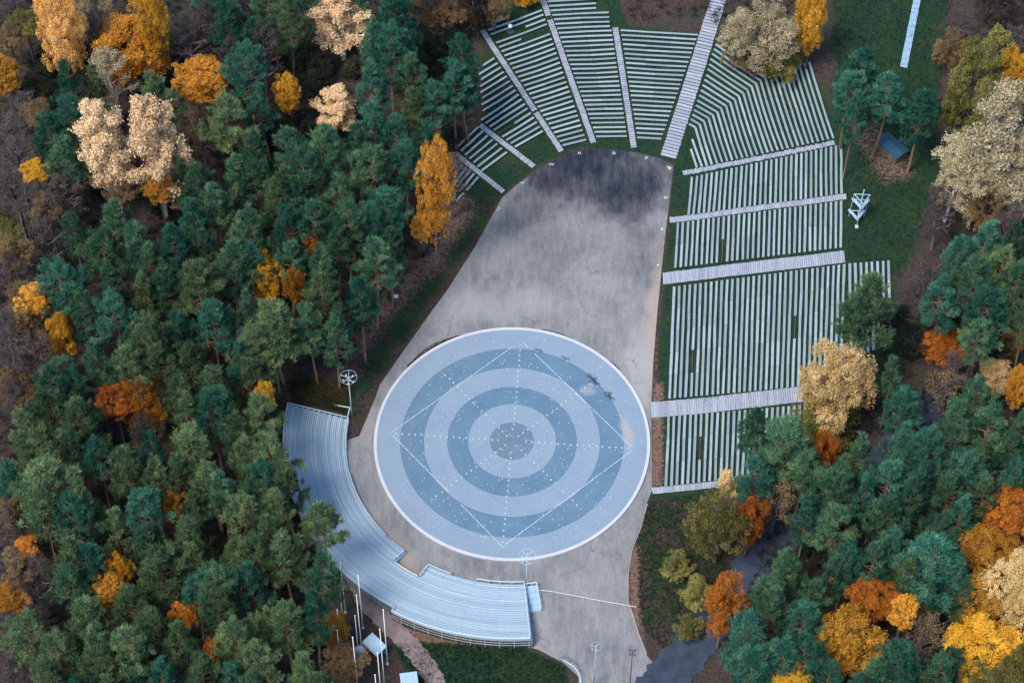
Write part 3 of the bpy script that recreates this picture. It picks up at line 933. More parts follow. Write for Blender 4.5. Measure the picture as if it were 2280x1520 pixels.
poles = [  # top px, bottom px
    ((764, 1254), (769, 1362), 'a'), ((758, 1303), (765, 1395), 'a'), ((752, 1357), (758, 1425), 'a'), ((752, 1403), (757, 1460), 'a'),
    ((799, 1281), (808, 1397), 'b'), ((796, 1325), (805, 1442), 'b'), ((792, 1370), (797, 1440), 'b'), ((788, 1418), (796, 1525), 'b'),
    ((856, 1357), (863, 1477), 'c'), ((852, 1400), (856, 1524), 'c'), ((843, 1452), (848, 1540), 'c'), ((838, 1502), (842, 1580), 'c')]
plab = {'a': 'the row beside the pines', 'b': 'the middle row', 'c': 'the row beside the dirt path'}
pcount = {'a': 0, 'b': 0, 'c': 0}
for (tp, bp, g) in poles:
    base = at(*bp)
    # height from the foreshortened length
    h = 3.0
    for _ in range(20):
        q = at_z(tp[0], tp[1], base.z + h)
        h += (base.y - q.y) * -.0 + (q.y - base.y) * .55
    h = max(6.0, min(h, 18))
    pcount[g] += 1
    root = empty('flagpole', base, f'thin white flagpole of {plab[g]}, {ordinal(pcount[g])} counted from the choir stand', 'flagpole', 'white flagpoles behind the stand')
    MB().tube([(0, 0, 0), (0, 0, h * .5), (0, 0, h)], [.10, .085, .05], 7).build('pole', M['pole_white'], root, smooth=True)
    MB().tube([(0, 0, h), (0, 0, h + .08), (0, 0, h + .16)], [.09, .12, .04], 7).build('finial', M['pole_white'], root)
    MB().box((0, 0, .08), (.4, .4, .16)).build('foot', M['grey_metal'], root)

def shelter(px, py, w, d, rz, h, label):
    p = at(px, py, h)
    base = Vector((p.x, p.y, ground(p.x, p.y)))
    root = empty('shelter', base, label, 'shelter', 'small shelters by the flagpoles', rz)
    rm = Matrix.Rotation(R(9), 3, 'X')
    rf = MB().box((0, 0, h), (w, d, .07), rot=rm).build('roof', M['roof_blue'], root)
    for k in range(7):
        MB().box((-w / 2 + .15 + k * (w - .3) / 6, 0, h + .055), (.05, d - .02, .06), rot=rm).build('roof_rib', M['roof_blue'], rf)
    MB().box((0, -d / 2 - .03, h - .24), (w + .04, .05, .14)).build('gutter', M['rail_white'], root)
    for sx in (-1, 1):
        for sy in (-1, 1):
            MB().box((sx * (w / 2 - .15), sy * (d / 2 - .15), (h - .28 + sy * .12) / 2 ), (.12, .12, h - .28 + sy * .12)).build('post', M['support'], root)
    MB().box((0, d / 2 - .25, .5), (w - .5, .3, .06)).build('shelf', M['support'], root)
shelter(834, 1433, 3.3, 2.1, R(-46), 2.6, 'small shelter with a slanting pale blue roof beside the dirt path')
shelter(801, 1449, 1.8, 1.6, R(35), 2.6, 'smallest shelter with a lilac roof behind a flagpole row')
shelter(911, 1513, 2.6, 2.4, R(8), 2.6, 'small shelter with a pale roof at the lawn edge')

# barrier across the apron
ba = empty('barrier', at_z(1300, 1334, .02), 'thin pale barrier rail stretched across the lower apron', 'barrier')
BO = ba.location.copy()
bp = [at_z(x, y, .8) for x, y in ((1190, 1312), (1225, 1315), (1262, 1322), (1300, 1329), (1335, 1336), (1375, 1343), (1416, 1350))]
for i, (a, b) in enumerate(zip(bp[:-1], bp[1:])):
    MB().tube([a - BO, (a + b) / 2 - BO - Vector((0, 0, .05)), b - BO], .055, 5).build('rail', M['rope'], ba)
for q in bp:
    MB().tube([(q.x - BO.x, q.y - BO.y, 0), (q.x - BO.x, q.y - BO.y, .82)], .05, 5).build('post', M['rope'], ba)

# handrail bending along the lower lawn
hr = [at_z(x, y, .9) for x, y in ((1249, 1466), (1254, 1459), (1268, 1467), (1282, 1476), (1291, 1488), (1296, 1503), (1299, 1530), (1300, 1560))]
h0 = Vector((hr[3].x, hr[3].y, .02))
hroot = empty('handrail', h0, 'dark bent handrail on a white kerb at the lawn corner', 'handrail')
MB().tube([q - h0 for q in hr], .055, 6).build('rail', M['dark_metal'], hroot)
for q in hr[::2]: MB().tube([(q.x - h0.x, q.y - h0.y, 0), (q.x - h0.x, q.y - h0.y, .88)], .04, 5).build('post', M['dark_metal'], hroot)
MB().tube([Vector((q.x - h0.x - .25, q.y - h0.y - .1, .04)) for q in hr[1:]], .09, 6).build('kerb', M['rail_white'], hroot)

# round white lamp among the upper benches
p = at(1136, 70)
lp = empty('globe_lamp', p, 'round white lamp globe on a dark post among the upper fan benches', 'lamp')
MB().tube([(0, 0, 0), (0, 0, 1.0)], [.08, .06], 7).build('post', M['dark_metal'], lp)
MB().prism([(.75 * math.cos(a * .785), .75 * math.sin(a * .785)) for a in range(8)], -.1, .12).build('footing', M['dark_metal'], lp)
bm = bmesh.new(); bmesh.ops.create_icosphere(bm, subdivisions=2, radius=.42); me = bpy.data.meshes.new('globe'); bm.to_mesh(me); bm.free(); me.materials.append(M['glass'])
link('globe', me, lp, (0, 0, 1.35))
MB().tube([(0, 0, .95), (0, 0, 1.05)], [.16, .2], 8).build('collar', M['dark_metal'], lp)

# triangular tower on the meadow
p = at(1907, 505)
tw = empty('triangular_tower', p, 'white tower of stacked triangular frames on the meadow beside the aisle end', 'tower')
MB().tube([(.2, 1.4, 0), (.5, 1.4, 8.1)], [.14, .11], 7).build('pole', M['rail_white'], tw)
for z, ax, hw, bars, mt in ((1.6, 0.0, 1.32, 2, 'roof_blue'), (4.6, .38, 1.45, 3, 'roof_blue'), (6.0, .45, 1.3, 0, 'roof_blue')):
    A_, B_, C_ = Vector((ax, .12, z)), Vector((ax + hw, 2.0, z)), Vector((ax - hw, 2.2, z))
    fr = MB()
    for a, b in ((A_, B_), (B_, C_), (C_, A_)): fr.tube([a, b], .09, 5)
    fo = fr.build('frame', M[mt], tw)
    for k in range(bars):
        o_ = Vector((0, .34 * k + .2, .06))
        for q in (B_, C_):
            d = (q - A_); mid = A_ + d * .5 + o_ * (1 - .2 * k)
            MB().box(mid, (d.length * (.96 - .16 * k), .30, .07), math.atan2(d.y, d.x)).build('slat', M[mt], fo)
for x, y in ((.05, .2), (1.35, 1.95), (-1.15, 2.1)):
    MB().tube([(x, y, 0), (x + .3, y, 6.0)], .06, 5).build('leg', M['grey_metal'], tw)
MB().box((0, -.05, .12), (.5, .6, .22)).build('footing', M['rail_white'], tw)

# blue roofed hut under the meadow pines
p = at(1988, 322, 2.2)
hb = Vector((p.x, p.y, ground(p.x, p.y)))
hut = empty('hut', hb, 'small hut with a dark blue roof under the meadow pines', 'hut', None, R(-52))
MB().box((0, 0, .95), (4.6, 2.5, 1.9)).build('wall', M['hut_wall'], hut)
for s in (-1, 1):
    rm = Matrix.Rotation(-s * R(16), 3, 'X')
    rp = MB().box((0, s * .72, 2.14), (5.2, 1.58, .07), rot=rm).build('roof_panel', M['hut_blue'], hut)
    for k in range(6): MB().box((-2.3 + k * .92, s * .72, 2.2), (.06, 1.5, .05), rot=rm).build('roof_rib', M['hut_blue'], rp)
MB().box((1.0, -1.27, .85), (.9, .06, 1.6)).build('door', M['support'], hut)
# white sign on the bank
p = at(882, 668); sg = empty('notice_board', p, 'small white notice board standing on the leafy bank', 'sign')
MB().box((0, 0, 1.1), (.75, .05, .6), rot=Matrix.Rotation(R(-35), 3, 'X')).build('panel', M['white_paint'], sg)
for s in (-.28, .28): MB().tube([(s, .06, 0), (s, .06, 1.1)], .035, 5).build('post', M['support'], sg)

exec_trees = True
# ------------------------------------------------------------------ trees
def frame_tubes(segs, n=4):
    """segs: list of (p0,p1,r0,r1) -> verts, tri faces"""
    S = np.array([[*a, *b] for a, b, _, _ in segs], dtype=np.float64)
    r = np.array([[x, y] for _, _, x, y in segs])
    A, B = S[:, :3], S[:, 3:]
    d = B - A; d /= np.maximum(np.linalg.norm(d, axis=1, keepdims=True), 1e-6)
    up = np.where(np.abs(d[:, 2:3]) < .9, np.array([[0, 0, 1.0]]), np.array([[1.0, 0, 0]]))
    u = np.cross(d, up); u /= np.linalg.norm(u, axis=1, keepdims=True); w = np.cross(d, u)
    V, F = [], []
    m = len(segs)
    for k in range(n):
        t = 2 * math.pi * k / n
        o = u * math.cos(t) + w * math.sin(t)
        V.append(A + o * r[:, :1]); V.append(B + o * r[:, 1:])
    V = np.stack(V, 1).reshape(-1, 3)
    base = np.arange(m) * (2 * n)
    for k in range(n):
        l = (k + 1) % n
        F.append(np.stack([base + 2 * k, base + 2 * l, base + 2 * l + 1, base + 2 * k + 1], 1))
    return V, np.concatenate(F)

def sprays(C, n, L, W, up=.6, out=None, tint=None, spread=1.0):
    """n narrow triangles round each centre; returns verts, faces, tint"""
    m = len(C)
    d = rng.normal(size=(m, n, 3)) * spread
    d[..., 2] = np.abs(d[..., 2]) * .6 + up
    if out is not None: d += out[:, None, :]
    d /= np.linalg.norm(d, axis=2, keepdims=True)
    l = L * rng.uniform(.55, 1.1, (m, n, 1))
    side = np.cross(d, rng.normal(size=(m, n, 3))); side /= np.linalg.norm(side, axis=2, keepdims=True)
    c = C[:, None, :] + d * l * .15 + rng.normal(size=(m, n, 3)) * L * .22
    V = np.stack([c - side * W / 2 * rng.uniform(.7, 1.3, (m, n, 1)), c + side * W / 2, c + d * l], 2).reshape(-1, 3)
    F = np.arange(len(V)).reshape(-1, 3)
    t = np.clip((tint[:, None] if tint is not None else rng.random((m, 1))) + rng.normal(size=(m, n)) * .13, 0, 1)
    return V, F, np.repeat(t.ravel(), 3)

def leaves(C, n, rad, size, tint=None, flat=.35):
    m = len(C)
    d = rng.normal(size=(m, n, 3)); d /= np.linalg.norm(d, axis=2, keepdims=True)
    c = C[:, None, :] + d * rad[:, None, None] * rng.uniform(.35, 1.0, (m, n, 1)) ** .7
    nrm = d * .8 + rng.normal(size=(m, n, 3)) * .6; nrm[..., 2] += flat
    nrm /= np.linalg.norm(nrm, axis=2, keepdims=True)
    a = np.cross(nrm, rng.normal(size=(m, n, 3))); a /= np.linalg.norm(a, axis=2, keepdims=True)
    b = np.cross(nrm, a)
    s = size * rng.uniform(.6, 1.25, (m, n, 1))
    V = np.stack([c - a * s * .5, c + b * s * .36, c + a * s * .55, c - b * s * .36], 2).reshape(-1, 3)
    F = np.arange(len(V)).reshape(-1, 4)
    t = np.clip((tint[:, None] if tint is not None else rng.random((m, 1))) + rng.normal(size=(m, n)) * .24, 0, 1)
    return V, F, np.repeat(t.ravel(), 4)

def make_pine(seed, spread=1.0, dense=1.0, low=.43, power=.75):
    """Scots pine 20 m high with a crown of about 4 m radius: separate tufts of needles on the shoots of each limb"""
    r_ = np.random.default_rng(seed)
    H = 20.0
    bend = r_.normal(size=2) * .5
    def axis(z): t = z / H; return np.array([bend[0] * math.sin(t * 2.2), bend[1] * math.sin(t * 2.0), z])
    segs = []
    zs = np.linspace(0, H * .985, 12)
    for a, b in zip(zs[:-1], zs[1:]):
        segs.append((axis(a), axis(b), .24 * (1 - a / H) ** .8 + .03, .24 * (1 - b / H) ** .8 + .03))
    C, OUT, TN = [], [], []
    nbr = int(44 * dense)
    gap = r_.uniform(0, 6.28)
    for i in range(nbr):
        t = ((i + r_.random()) / nbr)
        z = H * (low + (.98 - low) * t)
        prof = (1 - t) ** power * (.55 + .45 * min(1, t / .2)) * spread
        a = i * 2.399 + r_.normal() * .4
        ln = 4.5 * prof * r_.uniform(.5, 1.2) * (1 - .3 * max(0, math.cos(a - gap))) + .3
        rise = (.35 + .8 * t + r_.normal() * .15) * ln * .6
        p0 = axis(z); dirv = np.array([math.cos(a), math.sin(a), 0])
        mid = p0 + dirv * ln * .55 + np.array([0, 0, rise * .25])
        tip = p0 + dirv * ln + np.array([0, 0, rise])
        segs.append((p0, mid, .075, .045)); segs.append((mid, tip, .045, .02))
        bt = r_.random(); side = np.array([-dirv[1], dirv[0], 0])
        shoots = [tip]
        for k in range(int(1 + ln * 1.9)):
            u = .38 + .6 * r_.random()
            q = (p0 + (mid - p0) * u / .55) if u < .55 else (mid + (tip - mid) * (u - .55) / .45)
            e = q + side * r_.choice([-1, 1]) * r_.uniform(.25, .62) * (ln * .28 + .35) + dirv * .25 + np.array([0, 0, r_.uniform(.15, .55)])
            segs.append((q, e, .022, .012)); shoots.append(e)
        for c in shoots:
            st_ = np.clip(.1 + .45 * bt + .42 * r_.random(), 0, 1)
            for k in range(3):
                C.append(c + r_.normal(size=3) * np.array([.2, .2, .14])); OUT.append(dirv * .55 + np.array([0, 0, .25])); TN.append(st_)
    for k in range(9):
        C.append(axis(H * (.93 + .085 * k / 9)) + r_.normal(size=3) * np.array([.28, .28, .1]) * (1.15 - k / 9)); OUT.append(np.array([0, 0, .5])); TN.append(r_.random())
    C = np.array(C); OUT = np.array(OUT); TN = np.array(TN)
    V, F, T = sprays(C, 20, .60, .085, .6, OUT, TN, .85)
    tv, tf = frame_tubes(segs, 4)
    return mesh_np('pine_trunk', tv, tf, BARK['pine']), mesh_np('pine_crown', V, F, LEAF['green'], {'tint': T})

def branch_tree(seed, H, R0, clear=.22, twigs=5, tipr=.012, levels=3, erect=.55, nl=13):
    """trunk with limbs filling an egg-shaped crown; returns segments and limb tips"""
    r_ = np.random.default_rng(seed)
    segs, tips = [], []
    def axis(z): return np.array([.35 * math.sin(z * .23 + seed), .3 * math.sin(z * .19 + 2 * seed), z])
    zs = np.linspace(0, H * .94, 10)
    rr = lambda z: .24 * (1 - z / H) ** .9 + .02
    segs.append((axis(0) - np.array([0, 0, 45.0]), axis(0), rr(0) * 1.25, rr(0)))   # bole below the crown
    for a, b in zip(zs[:-1], zs[1:]): segs.append((axis(a), axis(b), rr(a), rr(b)))
    def grow(p, d, ln, rad, lev):
        d = d / np.linalg.norm(d)
        mid = p + d * ln * .5 + r_.normal(size=3) * ln * .05
        tip = p + d * ln + r_.normal(size=3) * ln * .07
        segs.append((p, mid, rad, rad * .75)); segs.append((mid, tip, rad * .75, rad * .45))
        if lev == 0:
            tips.append(tip); tips.append(mid); return
        for k in range(twigs):
            s = .35 + .65 * (k + r_.random()) / twigs
            q = p + (tip - p) * s
            nd = d * .75 + r_.normal(size=3) * .55 + np.array([0, 0, erect * .6])
            grow(q, nd, ln * r_.uniform(.34, .52), max(tipr, rad * .5), lev - 1)
    n = nl
    for i in range(n):
        t = (i + r_.random()) / n
        z = H * (clear + (.92 - clear) * t)
        prof = math.sin(math.pi * min(1, (.22 + .78 * t)) ** .9) ** .7
        a = i * 2.399 + r_.normal() * .3
        d = np.array([math.cos(a), math.sin(a), erect + .6 * t])
        grow(axis(z), d, max(.8, R0 * prof * .8 * r_.uniform(.8, 1.15)), .09 * (1 - t) + .035, levels - 1)
    return segs, np.array(tips)

def make_leafy(seed, H=14.0, R0=3.6, clear=.2, clumps=560, per=80, size=.16, sparse=0.0, bark='grey', lumps=9):
    """broadleaf 14 m high, crown radius 3.6 m, crown built of billowing lumps"""
    r_ = np.random.default_rng(seed)
    segs, tips = branch_tree(seed, H, R0, clear, 4, .015, 2)
    zc = H * (clear + 1) / 2; hz = H * (1 - clear) / 2
    # lumps: big billows on the egg
    L = []
    for i in range(lumps * 2):
        z = 1 - 2 * (i + .5) / (lumps * 2); a = i * 2.399 + r_.normal() * .3; q = math.sqrt(max(0, 1 - z * z))
        k_ = r_.uniform(.5, .85); L.append((np.array([R0 * k_ * q * math.cos(a), R0 * k_ * q * math.sin(a), zc + hz * (k_ + .02) * z]), R0 * r_.uniform(.22, .46), r_.random()))
    C, TN, RD = [], [], []
    for i in range(clumps):
        c, rad, tn = L[r_.integers(len(L))]
        d = r_.normal(size=3); d[2] += .35; d /= np.linalg.norm(d)
        if r_.random() < sparse: continue
        C.append(c + d * rad * r_.uniform(.75, 1.1) * np.array([1, 1, 1.15])); TN.append(np.clip(.15 + .6 * tn + r_.normal() * .2, 0, 1)); RD.append(r_.uniform(.25, .72))
    C, TN, RD = np.array(C), np.array(TN), np.array(RD)
    V, F, T = leaves(C, per, RD, size, TN)
    tv, tf = frame_tubes(segs, 4)
    return mesh_np('leafy_trunk', tv, tf, BARK[bark]), mesh_np('leafy_crown', V, F, LEAF['orange'], {'tint': T})

def make_airy(seed, H=14.0, R0=3.2, clear=.22, per=9, size=.21, bark='pale', keep=1.0):
    """thin-leaved birch-like tree: leaves hang on visible twigs"""
    segs, tips = branch_tree(seed, H, R0, clear, 6, .020, 3, .75, 20)
    r_ = np.random.default_rng(seed)
    sel = r_.random(len(tips)) < keep
    C = tips[sel]
    TN = np.clip(.55 + r_.normal(size=len(C)) * .24, 0, 1)
    V, F, T = leaves(C, per, np.full(len(C), .5), size, TN, .1)
    tv, tf = frame_tubes(segs, 3)
    return mesh_np('airy_trunk', tv, tf, BARK[bark]), mesh_np('airy_crown', V, F, LEAF['cream'], {'tint': T})

PINES = [make_pine(100 + i, *a) for i, a in enumerate(((1, 1, .46, .95), (.9, 1, .42, 1.1), (1.08, .85, .52, .75), (.82, .9, .40, 1.2), (1, .8, .48, .9), (.95, 1.0, .44, 1.0), (1.1, .8, .54, .8), (.86, .9, .42, 1.1), (1.02, .95, .50, .85)))]
LEAFY = [make_leafy(200 + i, lumps=l, sparse=s) for i, (l, s) in enumerate(((9, 0), (7, .0), (11, .1), (8, .35), (10, .5)))]
AIRY = [make_airy(300 + i, keep=k, per=p) for i, (k, p) in enumerate(((1, 15), (.95, 16), (.9, 12)))]
BARE = [make_airy(400 + i, keep=k, per=5, bark=b, size=.17) for i, (b, k) in enumerate((('grey', .35), ('grey', .25), ('pale', .8)))]
_own = {}
def own_mesh(me, mat):
    """the same crown shape in another leaf colour"""
    key = (me.name, mat.name)
    if key not in _own:
        if me.materials[0] == mat: _own[key] = me
        else:
            c = me.copy(); c.materials.clear(); c.materials.append(mat); _own[key] = c
    return _own[key]

TREES = []   # (kind, px, py, w, h, colour)
def T(kind, px, py, w, h=None, col=None, label=None): TREES.append([kind, px, py, w, h, col, label])

# broadleaf trees one can pick out
T('leafy', 138, 60, 108, 185, 'peach', 'tall peach-orange tree, the brightest of the wood')
T('leafy', 282, 112, 178, 172, 'orange', 'broad round orange tree behind a pale bare tree')
T('leafy', 338, 40, 80, 190, 'gold', 'narrow golden tree rising behind the broad orange tree')
T('leafy', 215, 15, 80, 110, 'pale', 'pale tan tree between the orange trees')
T('bare', 252, 172, 100, 135, 'pale', 'pale bare-branched tree in front of the broad orange tree')
T('leafy', 450, 178, 112, 100, 'orange', 'orange tree leaning over the pines, by itself among green')
T('airy', 238, 335, 118, 205, 'blush', 'large cream birch with a thin trunk, one of a touching pair')
T('airy', 345, 345, 132, 220, 'blush', 'large cream birch with a forked white trunk, broader of a touching pair')
T('leafy', 360, 412, 70, 70, 'brown', 'small golden-brown tree below the cream birch pair')
T('leafy', 268, 425, 70, 60, 'tan', 'small tan tree below the cream birch pair')
T('bare', 440, 290, 78, 110, 'tan', 'small pinkish bare tree beside the cream birch pair')
T('leafy', 642, 206, 58, 85, 'gold', 'small deep gold tree in the shade of dark pines')
T('airy', 750, 42, 138, 150, 'blush', 'cream birch with a white trunk standing alone among pines')
T('airy', 742, 232, 92, 105, 'blush', 'small cream birch above a rank of green pines')
T('leafy', 958, 420, 78, 215, 'orange', 'tall slim orange tree at the end of the fan benches')
T('leafy', 940, 505, 55, 60, 'orange', 'small orange tree at the foot of the tall slim orange tree')
T('leafy', 776, 566, 26, 56, 'gold', 'very thin golden sapling between pines near the bank')
T('leafy', 586, 622, 74, 105, 'gold', 'compact golden orange tree surrounded by pines')
T('leafy', 660, 632, 50, 80, 'brown', 'dark golden-brown tree beside the compact golden tree')
T('leafy', 84, 380, 58, 48, 'gold', 'small golden bush-like tree among grey bare trees')
T('leafy', 60, 682, 108, 115, 'tan', 'tan-orange rounded tree next to a bright orange one')
T('leafy', 75, 668, 70, 70, 'orange', 'orange top growing through the tan rounded tree')
T('leafy', 138, 742, 62, 95, 'gold', 'bright golden tree beside the tan rounded tree')
T('bare', 98, 785, 62, 110, 'tan', 'pinkish bare tree under the bright golden tree')
T('leafy', 318, 905, 95, 120, 'brown', 'sparse amber tree in a dark gap of the pine wood')
T('leafy', 258, 890, 75, 80, 'rust', 'sparse rust tree beside the sparse amber tree')
T('leafy', 325, 970, 70, 70, 'darkleaf', 'dark brown thinning tree below the sparse amber tree')
T('leafy', 640, 885, 42, 66, 'gold', 'small gold tree touching the wooded end of the choir stand')
T('leafy', 268, 1265, 54, 75, 'gold', 'small yellow-gold tree with dark gap around it')
T('leafy', 246, 1320, 66, 78, 'orange', 'small bright orange tree leaning below the yellow-gold one')
T('leafy', 60, 1215, 44, 40, 'rust', 'tiny rust tree among bare purple trees')
T('leafy', 405, 1375, 60, 70, 'rust', 'low rust tree between crowded pines')
T('leafy', 470, 1440, 36, 50, 'rust', 'tiny rust tree deep between crowded pines')
T('leafy', 395, 1120, 54, 66, 'brown', 'dim brown tree in a dark hollow between pines')
T('leafy', 12, 1330, 70, 70, 'brown', 'amber-brown tree at the edge of bare purple trees')
T('leafy', 58, 48, 74, 66, 'oliveleaf', 'olive-yellow tree beside the peach-orange tree')
T('leafy', 6, 165, 84, 90, 'brown', 'amber tree beside grey bare trees, wide topped')
T('leafy', 15, 530, 60, 90, 'oliveleaf', 'olive-brown tree beside grey bare trees')
T('leafy', 1170, -14, 66, 60, 'gold', 'golden tree top above the fan of benches')
T('leafy', 985, 20, 110, 100, 'tan', 'brown thinning tree behind the fan pines')
T('leafy', 1060, 30, 80, 90, 'darkleaf', 'dark brown thinning tree at the upper corner of the fan')
T('leafy', 770, 1475, 84, 90, 'tan', 'tan tree behind the flagpoles')
T('leafy', 745, 1395, 60, 70, 'brown', 'small amber tree beside the flagpoles')
T('leafy', 690, 545, 44, 60, 'rust', 'dim rust tree between pines above the bank')
for x, y in ((28, 290, ), (60, 250), (35, 360), (75, 450), (30, 430), (130, 480), (130, 430), (100, 545), (28, 610), (20, 830), (60, 860), (35, 910), (30, 1180), (85, 1290), (45, 1270), (25, 1400), (590, 120), (420, 90), (520, 130), (1010, 400), (470, 60), (205, 70), (30, 1500), (10, 740)):
    T('bare', x, y, random.randint(80, 105), random.randint(105, 140), 'twig', None)
# far side
for x, y in ((2150, 445), (2215, 435), (2085, 470), (2130, 60), (2185, 110), (2265, 95), (2290, 430), (2110, 830), (2250, 500), (2060, 640)):
    T('bare', x, y, random.randint(80, 100), random.randint(95, 125), 'twig', None)
for x, y, w in ((595, 292, 90), (585, 130, 80), (690, 140, 90), (705, 190, 80), (800, 140, 70), (480, 120, 80), (545, 335, 80), (405, 95, 90), (660, 270, 80), (660, 120, 70), (190, 110, 60), (95, 130, 90), (70, 200, 90), (420, 445, 90), (385, 470, 80), (210, 420, 60), (1000, 300, 60), (980, 90, 90), (940, 110, 80), (2030, 760, 80), (2090, 720, 90), (1830, 1110, 70), (2230, 780, 80), (1800, 1230, 70), (1990, 700, 70)):
    T('leafy', x, y, w, w * .95, 'shrub', None)
for x, y, w in ((85, 255, 70), (105, 470, 70), (30, 565, 80), (35, 865, 80), (75, 905, 70), (45, 1250, 70), (20, 90, 70), (25, 1140, 60), (2195, 470, 90), (2120, 110, 80), (1100, 20, 70)):
    T('leafy', x, y, w, w * 1.15, 'tan', None)
for x, y, w, c in ((2130, 250, 80, 'oliveleaf'), (2210, 130, 100, 'oliveleaf'), (2275, 400, 110, 'pale'), (2120, 410, 80, 'pale'), (2200, 235, 90, 'pale'), (2180, 420, 90, 'pale')):
    T('airy', x, y, w, w * 1.4, c, None)
T('leafy', 1690, 70, 160, 170, 'pale', 'broad pale tan thinning tree above the bending benches')
T('leafy', 1660, 120, 90, 80, 'tan', 'low tan tree between wide stair and broad pale tree')
T('leafy', 1740, 140, 90, 80, 'oliveleaf', 'olive shrub-like tree at the top of the bending benches')
T('leafy', 1806, 40, 74, 140, 'gold', 'golden tree touching the broad pale tree by the meadow')
T('leafy', 1858, 855, 156, 195, 'cream', 'large dense cream tree standing over the lower boardwalk')
T('leafy', 1845, 945, 140, 110, 'oliveleaf', 'olive-gold tree directly below the large cream tree')
T('leafy', 2160, 185, 110, 195, 'oliveleaf', 'tall olive-gold tree at the meadow edge')
T('leafy', 2262, 180, 84, 130, 'gold', 'golden tree beside the tall olive-gold tree')
T('airy', 2235, 300, 150, 230, 'pale', 'large pale tan tree with white limbs beside golden crowns')
T('airy', 2160, 355, 130, 150, 'pale', 'pale tan thin-leaved tree below the tall olive-gold tree')
T('leafy', 2240, 240, 70, 70, 'orange', 'small orange crown inside the pale tan trees')
T('airy', 2213, 830, 82, 84, 'cream', 'cream-topped tree beside an orange one')
T('leafy', 2268, 860, 56, 90, 'orange', 'bright orange tree beside the cream-topped tree')
T('leafy', 1826, 1010, 70, 105, 'rust', 'dark rust tree under the olive-gold tree')
T('airy', 1611, 1088, 48, 98, 'cream', 'slim cream tree top at the foot of the lowest benches')
T('leafy', 1600, 1170, 126, 150, 'oliveleaf', 'weeping olive tree at the foot of the lowest benches')
T('leafy', 1668, 1162, 60, 112, 'rust', 'rust-orange tree beside the weeping olive tree')
T('leafy', 1614, 1350, 78, 140, 'rust', 'bright rust-orange tree leaning over the road')
T('leafy', 1556, 1320, 70, 72, 'oliveleaf', 'low olive tree on the lawn beside the road')
T('leafy', 1505, 1262, 62, 62, 'oliveleaf', 'small olive bush-like tree on the lawn above the kerb')
T('leafy', 1535, 1395, 60, 60, 'oliveleaf', 'low olive shrub tree near the road mouth')
T('leafy', 1888, 1425, 130, 150, 'brown', 'large amber tree in front of the pines, round topped')
T('leafy', 1945, 1330, 92, 90, 'rust', 'amber tree with a rust crown behind the large amber tree')
T('leafy', 2012, 1362, 60, 76, 'orange', 'small bright orange tree beside the large amber tree')
T('leafy', 2255, 1130, 110, 110, 'rust', 'deep orange tree above the amber trees')
T('leafy', 2200, 1225, 118, 90, 'brown', 'amber-brown spreading tree below the deep orange one')
T('leafy', 2172, 1335, 100, 120, 'brown', 'golden-brown tree beside the big cream crown')
T('leafy', 2272, 1310, 120, 170, 'cream', 'big cream crown among golden trees')
T('leafy', 2190, 1440, 150, 110, 'gold', 'wide golden-yellow tree below the big cream crown')
T('leafy', 2230, 1510, 160, 80, 'oliveleaf', 'olive-tan tree below the wide golden-yellow tree')
T('leafy', 1762, 1510, 74, 60, 'gold', 'golden tree top between pines near the road')
T('bare', 2060, 1420, 100, 120, 'tan', 'dark bare tree between the amber trees')
T('bare', 1735, 1110, 80, 110, 'tan', 'dark reddish bare tree behind the rust-orange tree')
T('leafy', 2225, 20, 110, 60, 'darkleaf', 'dark brown thinning tree above the meadow')
T('bare', 2100, 860, 90, 100, 'tan', 'purple bare tree beside the road in the wood')
T('leafy', 2255, 760, 60, 60, 'rust', 'dim rust tree by the far stretch of road')
T('leafy', 2100, 770, 90, 60, 'rust', 'low rust tree under the tall meadow pines')
T('bare', 2060, 700, 90, 80, 'tan', 'low bare shrub tree beside the leaning bench-side pine')
